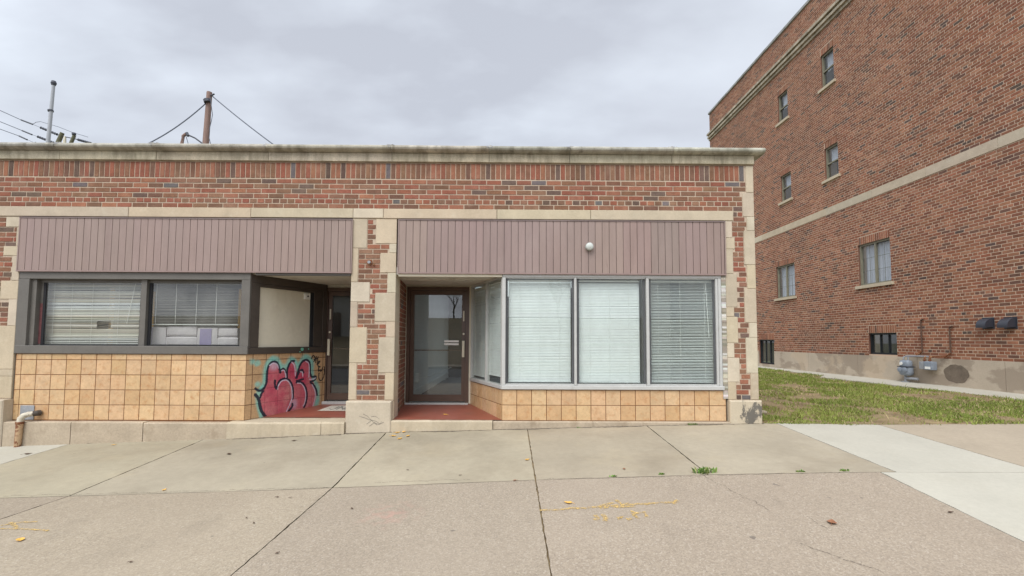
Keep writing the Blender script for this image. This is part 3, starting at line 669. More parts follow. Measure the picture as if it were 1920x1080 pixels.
# mosaic name panel in the left doorway floor
pm = MB(); zf = lambda y: .092 + .058 * (y - .25) / 1.25
pts = [(-3.02, .72), (-2.26, .72), (-2.26, 1.16), (-2.96, 1.16)]
pm.face([(x, y, zf(y) + .004) for x, y in pts]); inlay = pm.build('floor_inlay', M['mosaic'], SB)
LET = {'J': [((.5, 1), (.5, .2)), ((.5, .2), (.25, 0)), ((.25, 0), (0, .2))], 'N': [((0, 0), (0, 1)), ((0, 1), (.6, 0)), ((.6, 0), (.6, 1))], 'K': [((0, 0), (0, 1)), ((0, .45), (.55, 1)), ((.15, .55), (.6, 0))], 'E': [((0, 0), (0, 1)), ((0, 1), (.55, 1)), ((0, .5), (.45, .5)), ((0, 0), (.55, 0))]}
lt = MB(); x = -2.88
for ch in 'JNNKE':
    for a, b in LET[ch]:
        p, q = Vector((x + a[0] * .16, .82 + a[1] * .24)), Vector((x + b[0] * .16, .82 + b[1] * .24)); d = (q - p).normalized(); n = Vector((-d.y, d.x)) * .012; p -= d * .008; q += d * .008
        lt.face([(w.x, w.y, zf(w.y) + .0065) for w in (p - n, q - n, q + n, p + n)])
    x += .128
lt.build('lettering', M['mosaic_dark'], inlay)
# soffits
sf = MB(); sf.box((-3.80, .05, 2.185), (-2.275, 1.5, 2.30)); sf.build('soffit', M['soffit'], SB)
sf = MB(); sf.box((-1.84, .02, 2.19), (-.05, 1.5, 2.30)); sf.box((-1.84, .45, 2.176), (-.25, .47, 2.189)); sf.build('soffit', M['soffit'], SB)
box('soffit_trim', (-3.66, .0, 2.165), (-2.29, .045, 2.199), M['grey_paint'], SB)
box('soffit_trim', (-1.60, -.005, 2.16), (-.10, .018, 2.200), M['cream'], SB)
# flat filler behind fascia so that no light leaks into the rooms
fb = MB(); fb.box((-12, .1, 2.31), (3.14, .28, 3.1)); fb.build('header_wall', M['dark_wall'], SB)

# ---- left shop window
WL = MB()
W1 = box('shop_window', (-7.052, .0, 2.098), (-3.735, .10, 2.205), M['grey_paint'], SB)   # head
fr = MB()
fr.box((-7.052, -.004, 1.026), (-6.90, .10, 2.096)); fr.box((-6.899, .035, 1.14), (-6.83, .14, 2.096)); fr.box((-6.829, .10, 1.14), (-6.79, .16, 2.096))
fr.box((-3.86, -.002, 1.14), (-3.735, .12, 2.096), bev=.004); fr.box((-5.335, .045, 1.14), (-5.255, .16, 2.096))
fr.box((-6.83, .09, 2.055), (-3.86, .16, 2.096)); fr.build('frame', M['grey_paint'], W1)
box('sill', (-7.05, -.012, 1.024), (-3.735, .20, 1.139), M['grey_paint'], W1, .006)
fr = MB(); 
for a, b in ((-6.789, -5.336), (-5.254, -3.861)):
    for q in ((a, a + .035), (b - .012, b)): fr.box((q[0], .095, 1.14), (q[1], .13, 2.055))
fr.box((-6.79, .097, 1.1395), (-3.86, .128, 1.158)); fr.build('glazing_bead', M['black'], W1)
for a, b in ((-6.755, -5.348), (-5.22, -3.873)):
    pn = MB(); pn.face([(a, .11, 1.158), (b, .11, 1.158), (b, .11, 2.056), (a, .11, 2.056)]); pn.build('pane', M['glass_old'], W1)
# slanted window of the left shop, boarded with a cream panel
W2o = MB()
def sbox(mb, f3, u0, u1, z0, z1, o0, o1, bev=.003, col=(1, 1, 1)):
    P = [f3(u0 + bev, z0 + bev, o1), f3(u1 - bev, z0 + bev, o1), f3(u1 - bev, z1 - bev, o1), f3(u0 + bev, z1 - bev, o1)]
    Q = [f3(u0, z0, o1 - bev), f3(u1, z0, o1 - bev), f3(u1, z1, o1 - bev), f3(u0, z1, o1 - bev)]
    T = [f3(u0, z0, o0), f3(u1, z0, o0), f3(u1, z1, o0), f3(u0, z1, o0)]
    mb.face(P, col); mb.loft([P, Q, T], col); mb.face(T[::-1], col)
sbox(W2o, fSL, 0.02, LLt, 2.07, 2.186, -.05, .012); W2 = W2o.build('shop_window', M['dark_paint'], SB)
fr = MB(); sbox(fr, fSL, .012, .17, 1.12, 2.068, -.05, .010); sbox(fr, fSL, 1.16, LLt - .09, 1.12, 2.068, -.05, .0); sbox(fr, fSL, LLt - .088, LLt, 1.12, 2.068, -.04, .014)
sbox(fr, fSL, .17, 1.16, 2.02, 2.069, -.05, .0); fr.build('frame', M['dark_paint'], W2)
fr = MB(); sbox(fr, fSL, 0.005, LLt, 1.022, 1.118, -.06, .022, .005); so = fr.build('sill', M['dark_paint'], W2)
M['splash'] = surf('aqua_paint', lin(108, 176, 150), .6, ((30, .2),))
for (cu, cz, r_) in ((.925, 1.082, .030), (1.05, 1.085, .013), (.885, 1.04, .012)):
    sp_ = MB(); sp_.face([fSL(cu + r_ * random.uniform(.8, 1.15) * math.cos(t), cz + r_ * random.uniform(.75, 1.1) * math.sin(t), .0235) for t in [k * math.pi / 6 for k in range(12)]])
    sp_.build('paint_splash', M['splash'], so)
pn = MB(); sbox(pn, fSL, .17, 1.155, 1.12, 2.02, -.045, -.03); pn.build('pane', M['cream'], W2)['label'] = 'opaque cream board in place of glass'
jb = MB(); sbox(jb, fSL, .97, 1.07, 1.90, 2.0, -.03, .01); jb_ = jb.build('junction_box', M['white_plastic'], W2)
jb = MB(); jb.tube([fSL(1.02, 1.95, .0), fSL(1.02, 1.95, .014)], .016, 10); jb.build('knockout', M['vent'], jb_)
bd = MB(); sbox(bd, fSL, 1.10, 1.16, 1.12, 2.02, -.028, -.005); bd.build('glazing_bead', M['black'], W2)

# ---- right shop window
W3 = box('shop_window', (-.095, -.002, 2.160), (3.085, .07, 2.200), M['alu'], SB)
fr = MB()
fr.box((-.098, -.006, .60), (-.045, .08, 2.158), bev=.006)
for a, b in ((.947, .984), (1.993, 2.036)): fr.box((a, .0, .60), (b, .08, 2.158), bev=.005)
fr.box((3.005, .004, .60), (3.04, .07, 2.158), bev=.004); fr.box((3.042, -.004, .56), (3.085, .08, 2.158), bev=.005)
for a, b in ((-.045, .945), (.99, 1.985), (2.04, 3.005)): fr.box((a, .01, .60), (b, .07, .622)); fr.box((a, .01, 2.145), (b, .07, 2.159))
fr.build('frame', M['alu'], W3)
box('sill', (-.10, -.02, .542), (3.10, .14, .599), M['alu'], W3, .006)
for a, b in ((-.045, .945), (.99, 1.985), (2.04, 3.005)):
    box('gasket', (a, .031, .622), (a + .028, .05, 2.145), M['gasket'], W3); box('gasket', (b - .028, .031, .622), (b, .05, 2.145), M['gasket'], W3)
for a, b in ((-.018, .918), (1.018, 1.958), (2.068, 2.978)):
    pn = MB(); pn.face([(a, .04, .622), (b, .04, .622), (b, .04, 2.145), (a, .04, 2.145)]); pn.build('pane', M['glass'], W3)
ck = MB()
for k in range(60):
    z = .42 + 1.78 * k / 60; ck.box((3.087, .0 - random.uniform(0, .008), z), (3.152, .08, z + .029), jit(random.choice([(.45, .41, .34), (.28, .25, .20), (.55, .53, .48)]), .15))
ck.build('caulking', M['stone'], SB)
# slanted glass of the right shop
W4o = MB(); sbox(W4o, fSR, 0.03, LRt, 2.155, 2.186, -.06, .004); W4 = W4o.build('shop_window', M['alu'], SB)
fr = MB(); mid_ = LRt * .47
for a, b in ((.0, .05), (mid_ - .022, mid_ + .022), (LRt - .05, LRt)): sbox(fr, fSR, a, b, .60, 2.154, -.06, .006)
fr.build('frame', M['alu'], W4)
fr = MB(); sbox(fr, fSR, .0, LRt, .542, .598, -.08, .018, .005); fr.build('sill', M['alu'], W4)
for a, b in ((.05, mid_ - .022), (mid_ + .022, LRt - .05)):
    pn = MB(); pn.face([fSR(a, .60, -.03), fSR(b, .60, -.03), fSR(b, 2.15, -.03), fSR(a, 2.15, -.03)]); pn.build('pane', M['glass'], W4)

# ---- doors
def door(x0, x1, z0, z1, y, hinge, label):
    t = .055; w = .065
    fr = MB(); fr.box((x0, y - .05, z0), (x0 + t, y + .07, z1)); fr.box((x1 - t, y - .05, z0), (x1, y + .07, z1)); fr.box((x0 + t, y - .05, z1 - .06), (x1 - t, y + .07, z1)); 
    d = fr.build('door', M['bronze'], SB); d['label'] = label
    a, b = x0 + t + .004, x1 - t - .004; zt = z1 - .064; zb = z0 + .02
    lf = MB(); lf.box((a, y - .025, zb), (a + w, y + .02, zt)); lf.box((b - w, y - .025, zb), (b, y + .02, zt)); lf.box((a + w, y - .024, zt - .07), (b - w, y + .02, zt)); lf.box((a + w, y - .024, zb), (b - w, y + .02, zb + .115))
    lf.build('door_leaf', M['bronze'], d)
    pn = MB(); pn.face([(a + w, y, zb + .115), (b - w, y, zb + .115), (b - w, y, zt - .07), (a + w, y, zt - .07)]); pn.build('pane', M['glass_door'], d)
    box('push_bar', (a + w, y + .03, z0 + .885), (b - w, y + .05, z0 + .905), M['bronze'], d)
    hx = b - w / 2 if hinge == 'left' else a + w / 2
    h = MB(); h.box((hx - .020, y - .075, z0 + .78), (hx + .020, y - .05, z0 + 1.06)); h.box((hx - .012, y - .05, z0 + .79), (hx + .012, y - .024, z0 + .82)); h.box((hx - .012, y - .05, z0 + 1.02), (hx + .012, y - .024, z0 + 1.05)); h.build('handle', M['brass'], d)
    h = MB(); h.tube([(hx, y - .04, z0 + 1.18), (hx, y - .025, z0 + 1.18)], .018, 12); h.build('lock', M['brass'], d)
    box('edge_pull', (hx - .012, y - .034, z0 + 1.40), (hx + .012, y - .025, z0 + 1.58), M['brass'], d)
    st = MB(); sx = (x0 + x1) / 2 + .11 - (.0 if hinge == 'left' else .12); sx1 = sx + .25
    for k in (0, 1): st.box((sx, y - .006, z0 + 1.035 - .05 * k), (sx1, y - .002, z0 + 1.068 - .05 * k), bev=.001)
    st.build('notice_strip', M['white_plastic'], d)
    box('threshold', (x0, y - .10, z0 - .05), (x1, y + .08, z0), M['alu'], d)
    return d
door(-3.185, -2.23, .188, 2.135, 1.36, 'right', 'brown glass door half hidden by the stone pier')
D2 = door(-1.765, -.69, .168, 2.160, 1.36, 'left', 'brown glass door with pale pull and white strips')
jm = MB(); jm.box((-1.80, 1.33, .15), (-1.767, 1.42, 2.19)); jm.box((-.688, 1.33, .15), (-.655, 1.42, 2.19)); jm.box((-1.767, 1.34, 2.162), (-.688, 1.42, 2.19)); jm.build('door_jamb', M['cream'], SB)
jm = MB(); jm.box((-3.24, 1.34, .15), (-3.187, 1.42, 2.19)); jm.box((-3.187, 1.34, 2.137), (-2.2, 1.42, 2.19)); jm.build('door_jamb', M['soffit'], SB)

# ---- rooms behind the glass
rm = MB(); zf_, zc = .13, 2.5
rm.box((-1.96, 1.45, zf_), (-1.80, 7.4, zc)); rm.box((3.145, .1, zf_), (3.25, 7.4, zc)); rm.box((-1.9, .3, zc), (3.2, 3.0, zc + .05)); rm.box((-1.9, 3.0, zc), (-1.0, 7.4, zc + .05)); rm.box((1.5, 3.0, zc), (3.2, 7.4, zc + .05)); rm.box((-1.0, 6.6, zc), (1.5, 7.4, zc + .05)); rm.box((-1.06, 2.94, zc + .051), (-1.0, 6.66, 3.449)); rm.box((1.5, 2.94, zc + .051), (1.56, 6.66, 3.449)); rm.box((-.999, 2.94, zc + .051), (1.499, 3.0, 3.449)); rm.box((-.999, 6.6, zc + .051), (1.499, 6.66, 3.449))  # includes ceiling gap and shaft walls for the added roof opening
rm.box((2.55, 3.2, zf_), (3.14, 3.3, zc)); rm.box((2.42, 1.7, zf_ + .001), (2.95, 1.78, zc)); rm.build('room_wall', M['white_wall'], SB)
rm = MB(); rm.box((-1.795, 1.46, zf_ + .002), (-1.782, 7.39, zf_ + .15)); rm.build('baseboard', M['white_plastic'], SB)
rm = MB(); rm.face([(-1.96, 1.43, zf_), (3.2, 1.43, zf_), (3.2, 7.4, zf_), (-1.96, 7.4, zf_)]); rm.face([(-.65, 1.43, zf_), (-.09, .05, zf_), (3.14, .05, zf_), (3.14, 1.43, zf_)])
rm.face([(-7.1, 1.43, zf_ + .001), (-1.97, 1.43, zf_ + .001), (-1.97, 7.4, zf_ + .001), (-7.1, 7.4, zf_ + .001)]); rm.face([(-7.1, .05, zf_), (-3.77, .05, zf_), (-3.17, 1.43, zf_), (-7.1, 1.43, zf_)])
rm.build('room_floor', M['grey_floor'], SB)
rm = MB(); rm.box((-1.79, 7.0, zf_), (3.14, 7.1, zc)); rm.build('room_wall', surf('dark_back_wall', (.085, .085, .08), .8, ((2, .1),)), SB)  # the room's dimness is put into this wall's dark colour
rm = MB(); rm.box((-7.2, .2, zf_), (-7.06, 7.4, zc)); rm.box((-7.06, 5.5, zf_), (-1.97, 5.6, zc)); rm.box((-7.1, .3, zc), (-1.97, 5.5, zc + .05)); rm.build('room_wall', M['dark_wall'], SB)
ob = MB(); ob.box((-1.798, 2.25, .42), (-1.73, 2.42, .60), bev=.004); ob_ = ob.build('outlet_box', M['white_plastic'], SB)
ob = MB(); ob.tube([(-1.73, 2.4, .5), (-1.60, 2.7, .50), (-1.45, 3.2, .56), (-1.3, 3.8, .62)], .008, 6); ob.build('loose_wire', M['cord'], ob_)
iw = MB(); iw.box((2.45, 2.1, zf_ + .01), (2.58, 2.5, zc)); iw.build('room_column', M['white_wall'], SB)
# yellow window trim just inside the left panes
for x0, x1, zb, zt in ((-6.0, -5.945, 1.15, 2.0), (-5.395, -5.335, 1.34, 1.95), (-4.075, -4.015, 1.15, 2.0)):
    t_ = MB(); t_.box((x0, .30, zb), (x1, .32, zt)); t_.build('yellow_strip', M['yellow'], W1)
bs = MB(); bs.box((-6.79, .16, 1.08), (-3.87, .75, 1.135)); bs.build('display_shelf', M['dark_wall'], W1)
box('old_paint_edge', (-6.832, .098, 1.16), (-6.79, .1, 1.75), surf('flaking_red_paint', lin(112, 70, 70), .8, ((20, .3),)), W1)

# ---- venetian blinds: each hangs behind its pane, a thing of its own
def blind(label, f3, u0, u1, z0, z1, tilt, pitch=.0225, w=.026, mat='slat', cords=(.18, .5, .82), wand=None, jitter=.03, bands=None, cols=None, wcord=.0012, gappy=None):
    mid = f3((u0 + u1) / 2, z1, 0)
    t = thing('venetian_blind', label, 'blind', mid, 'window blinds')
    hr = MB(); sbox(hr, f3, u0, u1, z1 - .028, z1, -.016, .016, col=(.7, .72, .7)); hr.build('headrail', M[mat] if mat == 'slat' else M['slat'], t)
    br_ = MB(); sbox(br_, f3, u0, u1, z0, z0 + .014, -.012, .012, col=(.7, .72, .7)); br_.build('bottom_rail', M['slat'], t)
    sl = MB(); z = z0 + .03; k = 0; ph = random.uniform(0, 9)
    while z < z1 - .035:
        zn = (z - z0) / (z1 - z0); tl = tilt + random.gauss(0, jitter) + (bands(zn) if bands else 0)
        s0 = random.gauss(0, jitter * .03); c = cols(zn) if cols else jit((.72, .735, .715), .02)
        segs = [u0 + .004, u1 - .004]
        def cross(u, dz=0, tl=tl):
            r = w / 2; h = .0025
            return [f3(u, z + dz + s0 + a * r * math.sin(tl) + h * (1 - a * a), a * r * math.cos(tl)) for a in (-1, 0, 1)]
        if gappy and gappy[0] < zn < gappy[1]:
            ua, ub = u0 + (u1 - u0) * gappy[2], u0 + (u1 - u0) * gappy[3]
            sl.loft([cross(u0 + .004), cross(ua)], c, closed=False); sl.loft([cross(ub), cross(u1 - .004)], c, closed=False)
            if k % 3 != 0: sl.loft([cross(ua, -.02, 0.2), cross(ub, .012, .5)], c, closed=False)
        else: sl.loft([cross(u0 + .004), cross(u1 - .004, random.gauss(0, jitter * .02))], c, closed=False)
        z += pitch; k += 1
    sl.build('slats', M[mat], t)
    cd_ = MB()
    for c in cords:
        u = u0 + (u1 - u0) * c; cd_.tube([f3(u, z0 + .01, w / 2 + .003), f3(u, z1 - .02, w / 2 + .003)], wcord, 4)
    cd_.build('ladder_cord', M['cord'], t)
    if wand:
        wd = MB(); wd.tube([f3(u0 + (u1 - u0) * wand[0], z1 - .03, .02), f3(u0 + (u1 - u0) * (wand[0] + wand[2]), z1 - wand[1], .024)], .004, 6); wd.build('tilt_wand', M['cord'], t)
    return t
fB = lambda y: (lambda u, z, o: (u, y - o, z))
OLD = [(.60, .58, .50), (.66, .64, .57), (.42, .38, .31), (.50, .47, .40)]
def old_cols(zn):
    if .56 < zn < .66: return jit((.78, .80, .78), .03)
    if .84 < zn < .92: return jit((.70, .68, .60), .05)
    if zn < .12: return jit((.62, .62, .60), .04)
    return jit(random.choice(OLD), .1)
blind('grimy mini blind with bent slats, leftmost pane of the dark-framed shop window', fB(.20), -6.84, -5.46, 1.145, 2.085, -1.0, mat='slat_old', cords=(.09, .28, .5, .78), wand=(.95, .62, -.07), jitter=.14,
      bands=lambda zn: .25 * math.sin(zn * 23) + .2 * math.sin(zn * 51 + 1), cols=old_cols, gappy=(.25, .37, .55, .70), wcord=.002)
blind('half-open blind above the white and violet packs in the dark-framed shop window', fB(.20), -5.38, -4.0, 1.445, 2.085, -.20, mat='slat_old', cords=(.12, .33, .55, .76), jitter=.05, cols=lambda zn: jit((.36, .345, .305), .08), wcord=.0035)
blind('closed white blind nearest the doorway in the wide aluminium shop window', fB(.115), -.005, .912, .636, 2.135, -1.22, jitter=.035)
blind('closed white blind in the middle pane of the wide aluminium shop window', fB(.115), 1.03, 1.925, .632, 2.135, -1.22, jitter=.035)
blind('half-open see-through blind in the pane beside the end pier', fB(.115), 2.085, 3.01, .64, 2.135, -.26, jitter=.03, cols=lambda zn: jit((.84, .86, .83), .03), cords=(.12, .47, .86), wand=(.88, .85, .04), wcord=.0022)
fSRb = lambda u, z, o: fSR(u, z, -.058 + o)
blind('closed white blind in the slanted front pane of the right doorway', fSRb, .03, mid_ - .01, .70, 2.125, -1.2, cords=(.2, .8))
blind('closed white blind in the slanted rear pane beside the right door', fSRb, mid_ + .0, LRt - .02, .64, 2.125, -1.2, cords=(.2, .8))

# packs on the sill behind the left window
def rpack(label, x0, x1, z0, z1, y0=.22, y1=.40, band=None):
    t = thing('paper_pack', label, 'pack', ((x0 + x1) / 2, y0, z0), 'packs stacked inside the left shop window')
    n = 8; rings = []
    for k in range(n + 1):
        u = k / n; e = .006 * math.sin(u * math.pi) if 0 < k < n else -.008; x = x0 + (x1 - x0) * u
        rings.append([(x, y0 - e + .01, z0 + .008), (x, y0 - e, z0 + .03), (x, y0 - e - random.uniform(0, .004), (z0 + z1) / 2), (x, y0 - e, z1 - .02), (x, y0 + .012, z1 + e * .5 + random.uniform(-.002, .002)), (x, y1, z1 + e * .4), (x, y1, z0 + .005)])
    mb = MB(); mb.loft(rings); mb.face(rings[0]); mb.face(rings[-1][::-1]); mb.build('wrapper', M['wrap'], t, smooth=False)
    if band:
        b_ = MB(); a, c = band; b_.box((a, y0 - .012, z0 + .02), (c, y0 - .007, z1 - .015)); b_.build('printed_band', M['violet'], t)
    return t
zs0 = 1.136
rpack('white paper pack with small violet mark, lower left of the window stack', -5.37, -5.085, zs0, zs0 + .282, band=(-5.345, -5.27))
rpack('plain white paper pack second from the left, lower tier in the dark window', -5.08, -4.625, zs0, zs0 + .138)
rpack('plain white paper pack second from the left, upper tier in the dark window', -5.07, -4.635, zs0 + .141, zs0 + .29)
rpack('white paper pack with broad violet band in the dark-framed window', -4.62, -4.325, zs0, zs0 + .272, band=(-4.57, -4.40))
rpack('plain white paper pack at the end of the lower tier beside the corner post', -4.32, -4.02, zs0, zs0 + .132)
rpack('plain white paper pack at the end of the upper tier beside the corner post', -4.31, -4.03, zs0 + .135, zs0 + .268)

# ---- small fittings on the facade
wlt = thing('wall_light', 'small round white light on the mauve siding of the right shop', 'light', (1.16, -.03, 2.60))
b_ = MB(); b_.tube([(1.16, -.026, 2.60), (1.16, -.075, 2.60)], [.058, .058], 24); b_.build('housing', M['grey_plastic'], wlt)
b_ = MB(); b_.tube([(1.16, -.0755, 2.60), (1.16, -.088, 2.60), (1.16, -.10, 2.60), (1.16, -.106, 2.60)], [.056, .055, .04, .012], 24); b_.build('lens', M['grey_lens'], wlt, smooth=True)
hk = thing('pipe_stub', 'broken pale pipe fitting on the brick pier between the shops', 'pipe fitting', (-2.02, 0, 2.36))
b_ = MB(); b_.tube([(-2.02, .01, 2.36), (-2.02, -.05, 2.36)], .022, 10); b_.build('stub', M['steel'], hk)
b_ = MB(); b_.tube([(-2.02, .0, 2.36), (-2.02, -.008, 2.36)], .042, 14); b_.tube([(-1.96, .0, 2.33), (-1.955, -.03, 2.325)], .014, 8); b_.build('flange', M['rust'], hk)
# rusty drain spout at the far left
dp = thing('drain_pipe', 'short rusty drain pipe with a pale elbow out of the tile wall', 'pipe', (-6.77, -.12, -.24))
b_ = MB(); b_.tube([(-6.665, -.055, .185), (-6.70, -.085, .182), (-6.74, -.115, .165), (-6.765, -.128, .13), (-6.77, -.13, .06)], [.033, .036, .037, .037, .037], 14); b_.build('elbow', surf('chipped_cream_paint', (.55, .50, .40), .8, ((20, .2),), stains=((lin(80, 55, 42), 18, .55, .62, (1, 1, 1), .8),)), dp, smooth=True)
b_ = MB(); b_.tube([(-6.77, -.13, .07), (-6.775, -.13, -.06), (-6.785, -.13, -.30)], [.041, .039, .037], 14); b_.build('downpipe', surf('peeling_pipe_paint', lin(176, 148, 116), .85, ((20, .2),), stains=((lin(112, 66, 44), 14, .47, .55, (1, 1, 1), .9),)), dp, smooth=True)
b_ = MB(); b_.tube([(-6.77, -.13, .055), (-6.77, -.13, .085)], .046, 14); b_.build('collar', M['rust'], dp)
b_ = MB(); b_.tube([(-6.63, .0, .19), (-6.64, -.035, .188), (-6.67, -.06, .185)], .039, 14); b_.build('coupling', M['dark_paint'], dp)
b_ = MB(); b_.box((-6.92, .002, .09), (-6.725, .010, .29), bev=.002); b_.build('wall_plate', M['steel'], dp)

# ------------------------------------------------------------------ apartment building
XW = 10.5
AB = thing('apartment_building', 'tall brown brick apartment block with stone bands and a concrete base', 'building', (XW, 7, .2))
fA = lambda u, z, o: (XW - o, u, z)
WIN = [(7.62, 8.22, 9.70, 10.86, 'sash'), (10.05, 10.67, 9.70, 10.80, 'sash'), (7.57, 8.18, 6.57, 7.64, 'sash'), (9.99, 10.63, 6.57, 7.60, 'sash'),
       (5.76, 6.90, 2.90, 4.13, 'slide'), (9.94, 11.08, 2.90, 4.14, 'slide'), (5.67, 6.63, .885, 1.49, 'base'), (11.36, 12.43, .32, 1.30, 'base')]
Y0, Y1 = -1.0, 16.62
def aspan(z):
    return sub([(Y0, Y1)], [(w[0] - .004, w[1] + .004) for w in WIN if w[2] - .09 < z < w[3] + (.22 if w[4] != 'none' else 0)])
ab = MB()
for za, zb in ((.845, 5.40), (5.645, 11.70), (12.06, 13.12)):
    bricks(ab, fA, za, zb, aspan, APT_PAL, jog=.003, header=6, j=.016)
for w in WIN:  # soldier heads and infill beside the sills
    u = w[0] - .004
    while u < w[1] - .03: brick(ab, fA, u + .004, min(u + .0625, w[1]), w[3] + .006, w[3] + .215, pick(APT_PAL), .002); u += .0733
ab.build('brickwork', M['brick_far'], AB)
# mortar face with openings + reveals
mw = MB(); ys = sorted(set([Y0, Y1] + [w[0] for w in WIN] + [w[1] for w in WIN])); zs_ = sorted(set([.83, 13.14] + [w[2] for w in WIN if w[2] > .83] + [w[3] for w in WIN]))
for a, b in zip(ys[:-1], ys[1:]):
    for c, d in zip(zs_[:-1], zs_[1:]):
        if any(w[0] < (a + b) / 2 < w[1] and w[2] < (c + d) / 2 < w[3] for w in WIN): continue
        mw.face([(XW + .003, a, c), (XW + .003, b, c), (XW + .003, b, d), (XW + .003, a, d)])
for w in WIN:
    rv = MB(); a, b, c, d = w[:4]; x0, x1 = XW + .004, XW + .16
    for P in ([(x0, a, c), (x1, a, c), (x1, a, d), (x0, a, d)], [(x0, b, c), (x1, b, c), (x1, b, d), (x0, b, d)], [(x0, a, d), (x1, a, d), (x1, b, d), (x0, b, d)], [(x0, a, c), (x1, a, c), (x1, b, c), (x0, b, c)]): rv.face(P, lin(120, 84, 70))
    rv.build('window_reveal', M['brick_far'], AB)
mw.face([(XW + .006, Y0, .2), (XW + 12, Y0, .2), (XW + 12, Y0, 13.14), (XW + .006, Y0, 13.14)]); mw.face([(XW + .006, Y1, .2), (XW + 12, Y1, .2), (XW + 12, Y1, 13.14), (XW + .006, Y1, 13.14)])
mw.build('mortar_backing', M['mortar_far'], AB)
fb = MB(); fA2 = lambda u, z, o: (XW + u, Y0 - o, z); bricks(fb, fA2, .845, 13.12, lambda z: [(0.0, 12)], APT_PAL); fA3 = lambda u, z, o: (XW + u, Y1 + o, z)
fb.build('end_brickwork', M['brick_far'], AB)
fd = MB(); ys = [Y0, 1.1, 3.0, 5.05, 7.05, 9.3, 11.34]
for a, b in zip(ys[:-1], ys[1:]): fd.obox((XW + .07, (a + b) / 2, .39), (.09, 0, 0), (0, (b - a) / 2 - .004, 0), (0, 0, .455))
fd.obox((XW + .07, (11.34 + 12.45) / 2, .06), (.09, 0, 0), (0, .55, 0), (0, 0, .25)); fd.obox((XW + .07, 14.55, .39), (.09, 0, 0), (0, 2.08, 0), (0, 0, .455))
fd.build('foundation', M['foundation'], AB)
cpt = MB(); cpt.face([(XW - .0225, 4.06 + .30 * math.cos(t) * random.uniform(.93, 1.05), .50 + .225 * math.sin(t) * random.uniform(.9, 1.06)) for t in [k * math.pi / 14 for k in range(28)]][::-1])
cpt.build('cement_patch', surf('dark_cement', lin(112, 100, 87), .95, ((5, .25), (30, .15)), (30, .6, .01)), AB)
bn_ = MB()
ys = [Y0, 1.2, 2.9, 4.6, 6.3, 8.2, 10.1, 12.0, 14.0, Y1]
for a, b in zip(ys[:-1], ys[1:]): bn_.obox((XW + .05, (a + b) / 2, 5.523), (.066, 0, 0), (0, (b - a) / 2 - .003, 0), (0, 0, .115), stone_col())
bn_.build('stone_band', M['stone'], AB)
tr = MB(); sc_ = (.43, .37, .28)
for z0, z1, o in ((11.70, 11.80, .05), (11.803, 11.90, .12), (11.903, 11.96, .07), (11.963, 12.06, .16)): tr.obox((XW + .1 - o / 2, (Y0 + Y1) / 2, (z0 + z1) / 2), (.1 + o / 2, 0, 0), (0, (Y1 - Y0) / 2 + .02, 0), (0, 0, (z1 - z0) / 2), sc_)
tr.build('cornice_moulding', M['coping'], AB)
box('parapet_coping', (XW - .05, Y0 - .04, 13.125), (XW + .4, Y1 + .04, 13.22), M['coping'], AB, .01, (.30, .30, .28))
box('roof', (XW + .3, Y0 + .2, 12.4), (XW + 12, Y1 - .2, 12.5), M['roofing'], AB)

